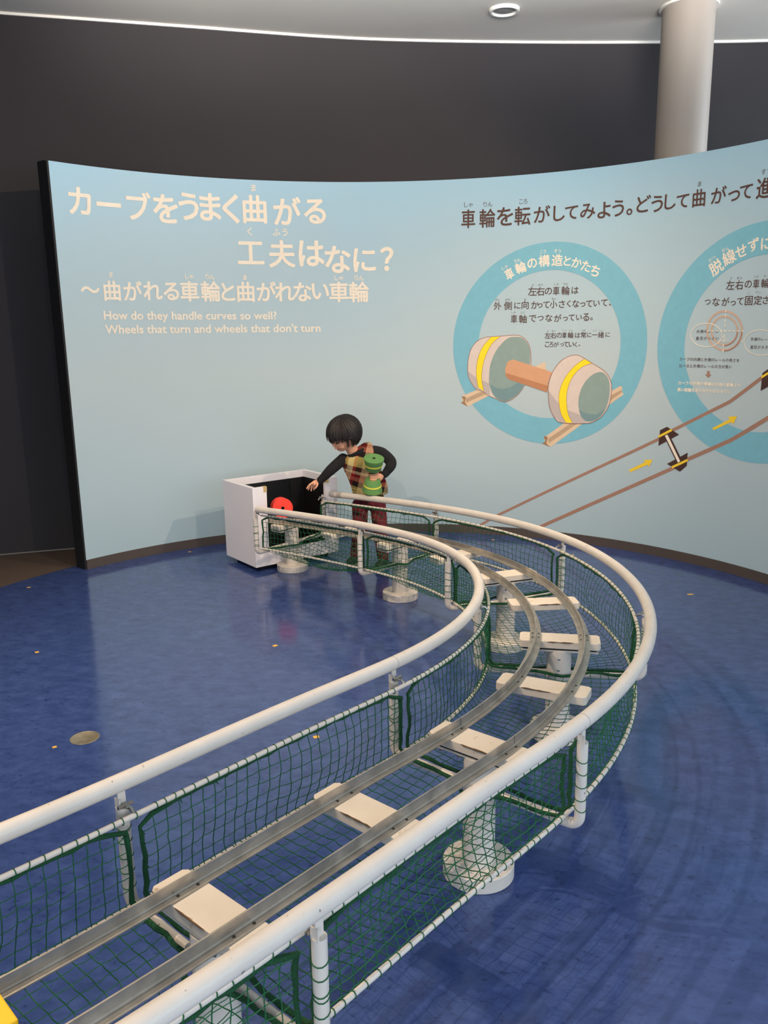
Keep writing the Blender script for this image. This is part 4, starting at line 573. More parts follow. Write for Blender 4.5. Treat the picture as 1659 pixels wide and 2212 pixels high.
# rails: inverted T section
for side in (-1, 1):
    prof = [(-0.0185, 0.0), (0.0185, 0.0), (0.0185, 0.0030), (0.0045, 0.0036), (0.0020, 0.0060), (0.0018, 0.0270), (-0.0018, 0.0270), (-0.0020, 0.0060), (-0.0045, 0.0036), (-0.0185, 0.0030)]
    rail = None
    mb = MB(); ss = srange(-1.23, 3.56, 0.03); v = []; n = len(prof)
    for s in ss:
        for (a, z) in prof: v.append(tp(s, side * G_ + a, 0.0005 + z))
    f = []
    for i in range(len(ss) - 1):
        for k in range(n):
            k2 = (k + 1) % n
            f.append((i * n + k, (i + 1) * n + k, (i + 1) * n + k2, i * n + k2))
    f.append(tuple(range(n))); f.append(tuple((len(ss) - 1) * n + k for k in range(n - 1, -1, -1)))
    mb.add(v, f)
    rail = keep(mb.build('rail', M['steel'], smooth=True), track)
    # joints: thin dark seams
    for sj in (0.03, 0.84):
        jb = MB(); mm = frame(sj)
        jb.box(side * G_ - 0.0023, side * G_ + 0.0023, -0.0006, 0.0006, 0.003, 0.0278, mm)
        jb.box(side * G_ - 0.0173, side * G_ + 0.0173, -0.0006, 0.0006, 0.0, 0.0040, mm)
        o = jb.build('joint', M['screw']); o.parent = rail
    sc = None
    for i in range(11):
        s = S0 + DS * i
        for ds in (-0.022, 0.022):
            for fx in ((0.0105,) if i != 4 else (0.0105, -0.0105)):
                if sc is None:
                    q = MB(); q.lathe([(0.0034, 0.0), (0.0034, 0.0010), (0.0026, 0.0018), (0.001, 0.0020)], n=10)
                    sc = q.build('screw', M['screw'], smooth=True); o = sc
                else:
                    o = sc.copy(); C.objects.link(o)
                o.parent = rail
                o.location = tp(s + ds, side * G_ + fx, 0.0034)

# handrails
for side, s_end in ((-1, 3.325), (1, 3.275)):
    ss = srange(S_START, s_end, 0.04)
    P = [tp(s, side * WH, hz(s)) for s in ss]
    d = (P[-1] - P[-2]).normalized()
    rr = [0.018] * len(P)
    P += [P[-1] + d * 0.004, P[-1] + d * 0.0065]; rr += [0.0165, 0.012]
    mb = MB(); mb.tube(P, rr, n=28)
    hr = keep(mb.build('handrail', M['pipe'], smooth=True), track)
    for sj in (0.0, 2.53):
        q = MB(); a = tp(sj - 0.0009, side * WH, hz(sj)); c = tp(sj + 0.0009, side * WH, hz(sj))
        q.tube([a, c], 0.01815, n=28); o = q.build('seam', M['lamp_grey']); o.parent = hr
    if side == 1:
        q = MB(); q.tube([tp(s, side * WH, hz(s)) for s in (3.185, 3.20, 3.22)], 0.0184, n=28)
        o = q.build('tape_band', M['grey_tape'], smooth=True); o.parent = hr; o['label'] = 'grey tape wound round the rail end'

# net rods, with the green lashing turns
ROD_T, ROD_B = 0.083, -0.109
for side in (-1, 1):
    for dz in (ROD_T, ROD_B):
        ss = srange(S_START, 3.335 if side == -1 else 3.30, 0.04)
        mb = MB(); mb.tube([tp(s, side * WR, dz) for s in ss], 0.0058, n=12)
        rod = keep(mb.build('net_rod', M['pipe'], smooth=True), track)
        lb = MB(); s = S_START + 0.02
        while s < 3.28:
            ph = (s - S0) / (2 * DS); fr = abs(ph - round(ph)) * 2 * DS
            if fr > 0.03 or random.random() < 0.4:
                mm = frame(s); pts = []
                tilt = random.uniform(-0.4, 0.4) + 0.25
                for k in range(10):
                    a = 2 * math.pi * k / 10
                    pts.append(mm @ Vector((side * WR + 0.0070 * math.cos(a), 0.006 * tilt * math.sin(a), dz + 0.0072 * math.sin(a) - 0.0006)))
                lb.tube(pts, 0.0011, n=5, closed=True)
            sp = 0.030 if side == 1 else 0.027
            s += sp * random.uniform(0.75, 1.25)
        o = lb.build('lashing', M['twine'], smooth=True); o.parent = rod; o['kind'] = 'stuff'; o['label'] = 'green twine turns round the rod'

# sleepers
sl = None
for i in range(-1, 11):
    s = S0 + DS * i; mm = frame(s)
    mb = MB(); hw = 0.1340; hl = 0.041 if i % 2 == 0 or True else 0.035
    # outline with chamfered corners
    c = 0.009; T_ = 0.026
    ring = [(-hw + c, -hl), (hw - c, -hl), (hw, -hl + c), (hw, hl - c), (hw - c, hl), (-hw + c, hl), (-hw, hl - c), (-hw, -hl + c)]
    v = [mm @ Vector((a, y, z)) for z in (-T_, 0.0) for (a, y) in ring]
    mb.add(v, [tuple(range(7, -1, -1)), tuple(range(8, 16))] + [(k, (k + 1) % 8, 8 + (k + 1) % 8, 8 + k) for k in range(8)])
    o = keep(mb.build('sleeper', M['block'], bevel=0.0022), track)
    # worn lower front edge on some
    if i in (1, 3, 4, 5, 0, 2):
        wb = MB(); x = -0.055 + 0.012 * (i % 3); pts = []
        for k in range(9):
            pts.append(mm @ Vector((x + 0.011 * k, -hl - 0.0001 if i < 7 else -hl, -0.0015 - 0.0012 * random.random())))
        rr = [0.0006] + [random.uniform(0.0010, 0.0027) for _ in range(7)] + [0.0005]
        wb.tube(pts, rr, n=6)
        w = wb.build('worn_edge', M['worn']); w.parent = o; w['label'] = 'chipped brown edge where paint is worn off'
    for sx in (-1, 1):
        if i == 4:
            for yy in (-0.016, 0.016):
                q = MB(); q.lathe([(0.0062, 0.0), (0.0062, 0.0008), (0.004, 0.0016)], Matrix.Translation(mm @ Vector((sx * 0.118, yy, 0.0))), n=14)
                w = q.build('screw_cap', M['block'], smooth=True); w.parent = o

# pedestals under every second sleeper, each with its U-shaped side frame
PED = [S0 + DS * 2 * k for k in range(6)]
for k, s in enumerate(PED):
    mm = frame(s); base = mm.translation.copy(); top = base.z - 0.026; gm = Matrix.Translation((base.x, base.y, 0))
    mb = MB(); mb.lathe([(0.0415, 0.0385), (0.0415, top - 0.010)], gm, n=40)
    ped = keep(mb.build('pedestal', M['pipe'], smooth=True), track)
    def sub(o):
        o.parent = ped; return o
    mb = MB(); mb.lathe([(0.0905, 0.0), (0.0926, 0.002), (0.0926, 0.037), (0.0905, 0.039), (0.0001, 0.039)], gm, n=64); sub(mb.build('base_disc', M['pipe'], smooth=True))
    mb = MB(); mb.box(-0.128, 0.128, -0.036, 0.036, top - 0.0125, top - 0.0065, mm.copy() @ Matrix.Translation((0, 0, -base.z))); sub(mb.build('mounting_plate', M['pipe'], bevel=0.001))
    mb = MB(); mb.box(-0.120, 0.120, -0.034, 0.034, top - 0.0064, top - 0.0003, mm.copy() @ Matrix.Translation((0, 0, -base.z))); sub(mb.build('rubber_pad', M['plinth']))
    for (a, z) in ((0, top - 0.035), (0, top - 0.075)):
        q = MB(); q.lathe([(0.0045, 0.0), (0.0045, 0.002), (0.002, 0.003)], Matrix.Translation(base.xy.to_3d() + Vector((0, 0, z)) - Vector((base.x, base.y, 0)).normalized() * 0.0412) @ Matrix.Rotation(R(90), 4, 'X'), n=12)
        sub(q.build('bolt', M['bolt'], smooth=True))
    for (a, y) in ((0.1, -0.03), (-0.1, -0.03), (-0.045, -0.03)):
        q = MB(); q.lathe([(0.004, -0.008), (0.004, 0.0)], Matrix.Translation(mm @ Vector((a, y, -0.0385))), n=8)
        sub(q.build('bolt', M['bolt'], smooth=True))
    # U frame
    zt = hz(s) - 0.052; zb = -0.128; rc = 0.028; P = []
    def up(a, z): return mm @ Vector((a, 0, z))
    path = [(-WP, zt)] + [(-WP, z) for z in (0.03, -0.04)]
    for a in range(0, 91, 15): path.append((-WP + rc - rc * math.cos(R(a)), zb + rc - rc * math.sin(R(a))))
    path += [(-0.1, zb), (0, zb), (0.1, zb)]
    for a in range(90, -1, -15): path.append((WP - rc + rc * math.cos(R(a)), zb + rc - rc * math.sin(R(a))))
    path += [(WP, z) for z in (-0.04, 0.03)] + [(WP, zt)]
    rad = [(0.0130 if abs(a) > 0.235 else 0.0108) for a, z in path]
    mb = MB(); mb.tube([up(a, z) for a, z in path], rad, n=18)
    fr = keep(mb.build('support_frame', M['pipe'], smooth=True), track)
    for side in (-1, 1):
        mb = MB()
        mb.box(side * WP - 0.0022, side * WP + 0.0022, -0.0085, 0.0085, zt - 0.006, hz(s) - 0.010, mm)
        mb.box(side * WP - 0.009, side * WP + 0.009, -0.0105, -0.0080, zt - 0.004, zt + 0.020, mm)
        o = mb.build('bracket', M['pipe'], bevel=0.0006); o.parent = fr
        mb = MB(); mb.tube([mm @ Vector((side * WP, 0, ROD_T + 0.012)), mm @ Vector((side * (WR + 0.010), 0.004, ROD_T + 0.012)), mm @ Vector((side * WR, 0.006, ROD_T + 0.002))], 0.0042, n=8)
        mb.tube([mm @ Vector((side * (WP - 0.012), -0.016, ROD_T + 0.016)), mm @ Vector((side * (WP - 0.012), 0.016, ROD_T + 0.016))], 0.0040, n=6)
        o = mb.build('rod_clamp', M['bolt'], smooth=True); o.parent = fr; o['label'] = 'bolted clamp holding the net rod'
        # turns of twine round the posts
        if (k, side) not in ((3, -9),):
            lb = MB(); z = zt - 0.045
            while z > zb + 0.03:
                pts = []; tl = random.uniform(-0.003, 0.003)
                for j in range(12):
                    a = 2 * math.pi * j / 12
                    pts.append(mm @ Vector((side * WP + 0.0142 * math.cos(a), 0.0142 * math.sin(a), z + tl * math.cos(a) + 0.002 * math.sin(2 * a))))
                lb.tube(pts, 0.0011, n=5, closed=True); z -= random.choice((0.026, 0.03, 0.034, 0.008))
            o = lb.build('lashing', M['twine'], smooth=True); o.parent = fr; o['kind'] = 'stuff'

# nets: one knotted trough per bay
def net_bay(sa, sb, seed, sagk=1.0):
    rnd = random.Random(seed)
    side_h = ROD_T - ROD_B; W_ = 2 * WR; tot = 2 * side_h + W_; cell = 0.0300
    nv = int(round(tot / cell)); nu = max(3, int(round((sb - sa) / 0.0315)))
    A = [rnd.uniform(-1, 1) for _ in range(12)]
    def pos(iu, iv):
        fu = iu / nu; d = tot * iv / nv
        wob = 0.004 * math.sin(iv * 1.3 + A[0] * 5) * math.sin(fu * 6 + A[1] * 3)
        su = math.sin(math.pi * fu)
        if d <= side_h:
            t = d / side_h; off = -WR + 0.018 * math.sin(math.pi * t) * (0.35 + su) * (0.6 + 0.5 * math.sin(fu * 9 + A[2] * 4)); dz = ROD_T - 0.010 - (side_h - 0.012) * t
        elif d <= side_h + W_:
            t = (d - side_h) / W_; off = -WR + W_ * t; dz = ROD_B - 0.004 - sagk * (0.022 + 0.010 * A[3]) * math.sin(math.pi * t) * (0.3 + 0.7 * su) - (0.012 * sagk + 0.012 * (sagk - 1)) * su
        else:
            t = (d - side_h - W_) / side_h; off = WR - 0.020 * math.sin(math.pi * t) * (0.35 + su) * (0.6 + 0.5 * math.sin(fu * 8 + A[4] * 4)); dz = ROD_B + 0.002 + (side_h - 0.012) * t
        e = 0.016 + 0.044 * math.exp(-(off / 0.052) ** 2)
        s = sa + e + (sb - sa - 2 * e) * fu
        s += 0.010 * su * math.sin(iv * 0.55 + A[5] * 6) * (1 if 0 < iu < nu else 0)
        k = 0.0022
        if d < 0.03 or d > tot - 0.03:
            ds_ = min(fu, 1 - fu) * (sb - sa); dz -= 0.022 * math.exp(-(ds_ / 0.032) ** 2)
        p = tp(s, off + rnd.uniform(-k, k) + (wob if side_h < d < side_h + W_ else 0), dz + rnd.uniform(-k, k) + wob * 0.5)
        return p
    grid = [[pos(i, j) for j in range(nv + 1)] for i in range(nu + 1)]
    mb = MB(); r = 0.00112
    def sag(a, b_):
        mpt = (a + b_) / 2; L = (b_ - a).length; return [a, mpt + Vector((rnd.uniform(-1, 1), rnd.uniform(-1, 1), -0.8)) * L * 0.06, b_]
    for i in range(nu + 1):
        line = [grid[i][0]]
        for j in range(nv): line += sag(grid[i][j], grid[i][j + 1])[1:]
        mb.tube(line, r, n=4)
    for j in range(nv + 1):
        line = [grid[0][j]]
        for i in range(nu): line += sag(grid[i][j], grid[i + 1][j])[1:]
        mb.tube(line, r, n=4)
    net = keep(mb.build('safety_net', M['twine']), track)
    # border rope
    P = [grid[i][0] + Vector((0, 0, 0.002)) for i in range(nu + 1)] + [grid[nu][j] for j in range(1, nv + 1)]
    P += [grid[i][nv] + Vector((0, 0, 0.002)) for i in range(nu - 1, -1, -1)] + [grid[0][j] for j in range(nv - 1, 0, -1)]
    Q = [p + Vector((rnd.uniform(-1, 1), rnd.uniform(-1, 1), rnd.uniform(-1, 1))) * 0.0016 for p in P]
    mb = MB(); mb.tube(Q, [rnd.uniform(0.0042, 0.0062) for _ in Q], n=7, closed=True)
    # tufts
    for p in Q:
        if rnd.random() < 0.9:
            d = Vector((rnd.uniform(-1, 1), rnd.uniform(-1, 1), rnd.uniform(-1, 0.6))) * 0.0095
            mb.tube([p, p + d], [0.0018, 0.0009], n=4)
    o = mb.build('border_rope', M['rope'], smooth=True); o.parent = net; o['label'] = 'thick dark green border rope of the net'
net_bay(PED[0] - 2 * DS, PED[0], 11)
for k in range(5): net_bay(PED[k], PED[k + 1], 20 + k, (1.0, 1.0, 1.2, 1.7, 2.1)[k])

# yellow start block between the rails
yb = thing('start_block', 'yellow block across the near end of the rails, cut off by the lower left corner', 'block', tp(-1.3, 0, 0))
mm = frame(-1.255)
b = MB(); b.box(-0.060, 0.052, -0.16, 0.058, 0.0004, 0.0540, mm)
keep(b.build('body', M['yellow_block'], bevel=0.003), yb)

# ------------------------------------------------------------ catch box at the end of the track
BX, DX = Vector((-0.750, 4.686, 0)), Vector((-0.290, 5.036, 0))
ex = (DX - BX).normalized(); ey = Vector((-ex.y, ex.x, 0)); WX = 0.585; DP = 0.372
bm4 = Matrix((ex, ey, Vector((0, 0, 1)))).transposed().to_4x4(); bm4.translation = BX
cb = thing('catch_box', 'white open-topped box with black inside standing against the track end', 'box', tuple(BX + ex * WX / 2 + ey * DP / 2))
def cpart(name, mt, *dims, bevel=0.0012):
    q = MB()
    for dd in dims: q.box(*dd, bm4)
    return keep(q.build(name, mt, bevel=bevel), cb)
T_ = 0.028; H_ = 0.502; Z0 = 0.03
cpart('side_panel', M['board_white'], (0, T_, 0, DP, Z0, H_))
cpart('side_panel', M['board_white'], (WX - T_, WX, 0, DP, Z0, H_))
cpart('back_panel', M['board_white'], (T_, WX - T_, DP - T_, DP, Z0, H_))
cpart('front_post', M['board_white'], (T_, 0.092, 0, 0.022, Z0, H_))
cpart('front_post', M['board_white'], (WX - 0.088, WX - T_, 0, 0.022, Z0, H_))
cpart('front_sill', M['board_white'], (0.092, WX - 0.088, 0, 0.022, Z0, 0.112))
cpart('lining', M['black_lining'], (T_ + 0.0005, T_ + 0.004, 0.0225, DP - T_ - 0.0005, 0.05, H_ - 0.042), (WX - T_ - 0.004, WX - T_ - 0.0005, 0.0225, DP - T_ - 0.0005, 0.05, H_ - 0.042),
      (T_ + 0.004, WX - T_ - 0.004, DP - T_ - 0.004, DP - T_ - 0.0005, 0.05, H_ - 0.042), (T_, WX - T_, 0.0225, DP - T_, 0.04, 0.05), bevel=0)['label'] = 'black lining inside the box'
cpart('plinth', M['plinth'], (0.05, WX - 0.05, 0.05, DP - 0.04, 0.0, Z0), bevel=0)
cpart('tape_patch', M['masking'], (0.070, 0.0935, -0.0008, 0.023, H_ - 0.032, H_ + 0.0008), bevel=0)['label'] = 'brown tape patch on the corner'
cpart('tape_patch', M['masking'], (WX - 0.0895, WX - 0.062, -0.0008, 0.023, H_ - 0.030, H_ + 0.0008), bevel=0)['label'] = 'brown tape patch on the corner'

# ------------------------------------------------------------ foam rollers
def roller(name, label, mt, mtx, r_big=0.059, r_small=0.043, hl=0.105, band=True):
    t = thing(name, label, 'roller', tuple(mtx.translation))
    for sg_ in (-1, 1):
        mm_ = mtx @ (Matrix.Identity(4) if sg_ == 1 else Matrix.Rotation(math.pi, 4, 'X'))
        q = MB(); q.lathe([(0.011, 0.030), (r_small - 0.003, 0.030), (r_small, 0.033), (r_big - 0.001, hl - 0.006), (r_big, hl - 0.003), (r_big - 0.003, hl), (0.0095, hl), (0.0095, hl - 0.02), (0.0001, hl - 0.02)], mm_, n=48)
        cone = keep(q.build('cone', mt, smooth=True), t)
        q = MB(); q.lathe([(0.0094, hl - 0.018), (0.0094, hl + 0.0002), (0.0080, hl + 0.0002), (0.0080, hl - 0.012), (0.0001, hl - 0.012)], mm_, n=24)
        o = q.build('bore', M['hole'], smooth=True); o.parent = cone
        if band:
            zz = 0.062; rz_ = lambda z: r_small + (r_big - r_small) * (z - 0.033) / (hl - 0.039)
            q = MB(); q.lathe([(rz_(zz) - 0.002, zz), (rz_(zz) + 0.0009, zz), (rz_(zz + 0.008) + 0.0009, zz + 0.008), (rz_(zz + 0.008) - 0.002, zz + 0.008)], mm_, n=48)
            o = q.build('stripe', M['yellow_band'], smooth=True); o.parent = cone
    q = MB(); q.lathe([(0.0115, -0.034), (0.0115, 0.034)], mtx, n=20); keep(q.build('axle', M['hole'], smooth=True), t)
    return t
gt, gb = Vector((-0.0526, 4.6850, 0.6678)), Vector((-0.0667, 4.7550, 0.4661))
ax = (gt - gb).normalized(); ctr = (gt + gb) / 2
gm = ax.to_track_quat('Z', 'Y').to_matrix().to_4x4(); gm.translation = ctr
roller('foam_roller', 'green foam roller with thin yellow stripes, held upright by the child', M['green_foam'], gm, hl=(gt - gb).length / 2)
nr = Vector((0.19, -0.95, 0.16)).normalized()
rm = nr.to_track_quat('Z', 'Y').to_matrix().to_4x4(); rm.translation = Vector((-0.5848, 4.7200, 0.3714)) - nr * 0.098 + Vector((0, 0, 0.006))
roller('foam_roller', 'red foam roller resting on the rails at the mouth of the white box', M['red_foam'], rm, r_big=0.059, r_small=0.045, hl=0.098, band=False)

# ------------------------------------------------------------ floor items
b = MB(); b.lathe([(0.050, 0.0), (0.050, 0.0012), (0.047, 0.0022), (0.046, 0.0014), (0.0001, 0.0014)], n=48)
tag(b.build('floor_plate', M['brass'], smooth=True, loc=(-1.063, 2.695, 0.0002)), 'round brass floor plate set in the blue floor at left', 'floor plate')
MK = [(-1.990, 4.467, .020, .014, 'small pale tape marker nearest the brown carpet, far left', 0.1), (-1.556, 3.503, .016, .016, 'small square tape marker at the left edge, between carpet and brass plate', 0.5),
      (-0.499, 3.540, .021, .018, 'yellow tape marker alone in the middle of the open floor', 0.8), (-1.145, 2.632, .014, .012, 'tiny tape marker just in front of the brass floor plate', 0.6),
      (-0.248, 2.678, .020, .018, 'yellow tape marker seen through the net inside the track', 0.3), (-1.250, 5.18, .018, .014, 'pale tape marker between the white box and the exhibit wall', 0.2),
      (1.602, 4.181, .030, .016, 'pale tape marker on the floor right of the bend', 0.1), (1.159, 4.975, .024, .014, 'pale tape marker at the foot of the exhibit wall behind the outer handrail', 0.4),
      (0.722, 5.377, .022, .010, 'thin pale tape marker beside the dark skirting behind the track', 0.1)]
for (x, y, w, h, lb_, rz_) in MK:
    q = MB(); q.box(-w / 2, w / 2, -h / 2, h / 2, 0.0002, 0.0010)
    o = tag(q.build('tape_marker', M['marker'], loc=(x, y, 0)), lb_, 'tape marker', 'tape markers on the blue floor'); o.rotation_euler.z = rz_

# ------------------------------------------------------------ the child
child = thing('person', 'child in plaid vest and red trousers leaning over the handrail with a green roller', 'person', (-0.10, 4.84, 0))
def chain(pts, rad, step=0.35):
    """balls along a smooth path: returns list of (centre, radius)"""
    P = [tuple(p) + (r_,) for p, r_ in zip(pts, rad)]
    S = smooth_poly(P, 8) if len(P) > 2 else [tuple(P[0][c] + (P[1][c] - P[0][c]) * k / 10 for c in range(4)) for k in range(11)]
    return [(Vector(q[:3]), (q[3],) * 3, 0) for q in S]
def blob(name, balls, mt, voxel=0.004, smooth=6, parent=None, sub=None):
    bm = bmesh.new()
    for c, rr, roll in balls:
        mtx = Matrix.Translation(c) @ Matrix.Rotation(roll, 4, 'Y') @ Matrix.Diagonal((rr[0], rr[1], rr[2], 1))
        bmesh.ops.create_icosphere(bm, subdivisions=2, radius=1.0, matrix=mtx)
    me = bpy.data.meshes.new('tmp'); bm.to_mesh(me); bm.free()
    ob = bpy.data.objects.new('tmp', me); C.objects.link(ob)
    md = ob.modifiers.new('r', 'REMESH'); md.mode = 'VOXEL'; md.voxel_size = voxel
    sm = ob.modifiers.new('s', 'SMOOTH'); sm.iterations = smooth; sm.factor = 0.5
    me2 = bpy.data.meshes.new_from_object(ob.evaluated_get(bpy.context.evaluated_depsgraph_get()))
    bpy.data.objects.remove(ob)
    me2.name = name
    me2.materials.clear(); me2.materials.append(mt)
    me2.polygons.foreach_set('use_smooth', [True] * len(me2.polygons))
    o = bpy.data.objects.new(name, me2); C.objects.link(o)
    if parent: keep(o, parent)
    return o

# head axes
HF = Vector((-0.70, -0.52, -0.40)).normalized()
HU = (Vector((0.05, -0.15, 1)) - HF * Vector((0.05, -0.15, 1)).dot(HF)).normalized()
HS = HU.cross(HF)
HC = Vector((-0.2272, 4.8000, 0.7942))
def hp(f_, s_, u_): return HC + HF * f_ + HS * s_ + HU * u_
balls = []
balls += [(HC, (0.086, 0.080, 0.086), 0), (hp(0.020, 0, -0.018), (0.070, 0.068, 0.070), 0), (hp(0.034, 0, -0.050), (0.044, 0.044, 0.044), 0), (hp(0.048, 0, -0.070), (0.022, 0.022, 0.020), 0)]
for sg_ in (-1, 1):
    balls += [(hp(0.048, 0.030 * sg_, -0.040), (0.026, 0.026, 0.026), 0)]          # cheeks
    balls += [(hp(-0.006, 0.078 * sg_, -0.020), (0.011, 0.008, 0.016), 0), (hp(-0.010, 0.081 * sg_, -0.012), (0.010, 0.007, 0.010), 0)]   # ears
balls += [(hp(0.088, 0, -0.031), (0.0075, 0.0075, 0.0075), 0), (hp(0.086, 0, -0.020), (0.007, 0.007, 0.007), 0), (hp(0.074, 0, -0.052), (0.011, 0.013, 0.010), 0)]  # nose, mouth
neck = [(HC + (Vector((-0.1622, 4.8500, 0.6562)) - HC) * t, (0.036,) * 3, 0) for t in (0.45, 0.55, 0.65, 0.75, 0.85, 0.95)]
balls += neck
# trunk and limbs under the clothes
balls += [(Vector((-0.1520, 4.8500, 0.6259)), (0.085, 0.045, 0.045), R(-14)), (Vector((-0.1319, 4.8650, 0.5624)), (0.080, 0.048, 0.05), R(-8)), (Vector((-0.1064, 4.8850, 0.4832)), (0.078, 0.050, 0.05), 0), (Vector((-0.0890, 4.9050, 0.3946)), (0.080, 0.055, 0.05), 0)]
balls += chain([(-0.2437, 4.8400, 0.6343), (-0.2996, 4.8000, 0.5870), (-0.3748, 4.8050, 0.5214), (-0.3915, 4.8080, 0.5128)], [0.026, 0.022, 0.015, 0.014])
balls += chain([(-0.0427, 4.8700, 0.6734), (0.0410, 4.8700, 0.6089), (0.0045, 4.8000, 0.5553), (-0.0172, 4.7650, 0.5454)], [0.026, 0.022, 0.015, 0.014])
balls += chain([(-0.1368, 4.9050, 0.3584), (-0.1471, 4.8700, 0.2183), (-0.1748, 4.8500, 0.0631)], [0.045, 0.032, 0.022])
balls += chain([(-0.0396, 4.9050, 0.3570), (-0.0251, 4.8500, 0.2072), (-0.0134, 4.7800, 0.0601)], [0.045, 0.032, 0.022])
balls += chain([(-0.1751, 4.8500, 0.0515), (-0.1973, 4.8300, 0.0229)], [0.018, 0.014]) + chain([(-0.0135, 4.7800, 0.0516), (-0.0277, 4.7400, 0.0177)], [0.018, 0.014])
# right hand, reaching into the box
balls += [(Vector((-0.3971, 4.8080, 0.5074)), (0.020, 0.014, 0.015), R(30)), (Vector((-0.4081, 4.8080, 0.5021)), (0.017, 0.014, 0.012), R(30))]
FR = 0.0058
for pts in ([(-0.4121, 4.7940, 0.5103), (-0.4310, 4.7900, 0.5003), (-0.4480, 4.7900, 0.4785)], [(-0.4159, 4.8040, 0.5029), (-0.4324, 4.8020, 0.4898), (-0.4414, 4.8040, 0.4675)],
            [(-0.4115, 4.8140, 0.4955), (-0.4229, 4.8140, 0.4791), (-0.4264, 4.8160, 0.4594)], [(-0.4041, 4.8220, 0.4911), (-0.4102, 4.8240, 0.4770), (-0.4108, 4.8260, 0.4627)],
            [(-0.3853, 4.7960, 0.5095), (-0.3880, 4.7900, 0.4942), (-0.3992, 4.7880, 0.4782)]):
    balls += chain(pts, [FR + 0.0006, FR, FR - 0.0008])
# left hand closed on the roller's axle
balls += [(Vector((-0.0199, 4.7620, 0.5433)), (0.016, 0.014, 0.024), 0), (Vector((-0.0306, 4.7520, 0.5452)), (0.012, 0.012, 0.022), 0)]
for k, y in enumerate((0.5686, 0.5540, 0.5399, 0.5268)):
    c = ctr + ax * (y - ctr.z); q = []
    for a, rr_ in ((25, 0.022), (-25, 0.0195), (-75, 0.0185), (-120, 0.0185), (-158, 0.0175 if k != 3 else 0.0185)):
        q.append(c + Vector((math.cos(R(a)) * rr_, math.sin(R(a)) * rr_, 0)))
    balls += chain(q, [0.0064, 0.0062, 0.0060, 0.0058, 0.0050])
c = ctr + ax * 0.020
balls += chain([c + Vector((0.024, 0.010, -0.010)), c + Vector((0.010, 0.018, -0.002)), c + Vector((-0.008, 0.018, 0.0))], [0.0075, 0.0068, 0.0058])
blob('body', balls, M['skin'], voxel=0.0026, smooth=3, parent=child)

for sg_ in (-1, 1):
    q = MB(); q.lathe([(0.0001, -0.006), (0.0045, -0.004), (0.006, 0), (0.0045, 0.004), (0.0001, 0.006)], Matrix.Translation(hp(0.0775, 0.028 * sg_, -0.012)), n=12)
    keep(q.build('eye', M['eye'], smooth=True), child)
q = MB(); q.tube([hp(0.0800, -0.011, -0.054), hp(0.0850, 0, -0.0545), hp(0.0800, 0.011, -0.054)], [0.0010, 0.0020, 0.0010], n=8)
keep(q.build('mouth', M['lip'], smooth=True), child)

# hair: a shell with a jagged lower edge plus loose locks
bm = bmesh.new(); bmesh.ops.create_icosphere(bm, subdivisions=6, radius=1.0)
for v in bm.verts:
    n = v.co.normalized(); f_, s_, u_ = n.x, n.y, n.z
    az = math.atan2(s_, f_); aa = abs(az)
    edge = 0.10 if aa < 1.15 else (0.10 - 0.60 * min(1, (aa - 1.15) / 0.45))
    if aa > 1.9: edge = -0.70
    edge += 0.07 * math.sin(az * 13) + 0.05 * math.sin(az * 29 + 1)
    ridge = 1 + 0.018 * math.sin(az * 34 + 6 * u_) + 0.014 * math.sin(az * 57 - 4 * u_)
    k = max(0.0, min(1.0, (u_ - edge) / 0.10))
    r_ = (0.82 + 0.18 * k)
    full = Vector((0.101 * f_, 0.096 * s_, 0.100 * u_ + 0.004)) * ridge
    if u_ < 0.1: full *= 1 + 0.05 * k
    full *= r_
    v.co = hp(full.x - 0.004, full.y, full.z)
me = bpy.data.meshes.new('hair'); bm.to_mesh(me); bm.free(); me.materials.append(M['hair'])
me.polygons.foreach_set('use_smooth', [True] * len(me.polygons))
o = bpy.data.objects.new('hair', me); C.objects.link(o); keep(o, child)
q = MB(); rnd = random.Random(5)
for k in range(210):
    az = -math.pi + 2 * math.pi * k / 210 + rnd.uniform(-0.05, 0.05); aa = abs(az)
    lo = (-0.02 if aa < 1.15 else -0.55 if aa < 1.9 else -0.80) + rnd.uniform(-0.12, 0.08)
    pts = []
    tw = rnd.uniform(-0.25, 0.25); g_ = 1.0 + 0.035 * rnd.random()
    for j in range(10):
        t_ = j / 9; an = 1.50 + (math.asin(lo) - 1.50) * t_; u_ = math.sin(an); c_ = math.cos(an); a2 = az + tw * t_
        gg = g_ + 0.02 * t_
        pts.append(hp(0.101 * c_ * math.cos(a2) * gg - 0.004 - 0.012 * (1 - t_), 0.096 * c_ * math.sin(a2) * gg, 0.098 * u_ * gg + 0.004))
    q.tube(pts, [0.0012, 0.0026, 0.0034, 0.004, 0.0042, 0.0042, 0.0038, 0.0032, 0.0022, 0.0006], n=5)
keep(q.build('locks', M['hair'], smooth=True), child)

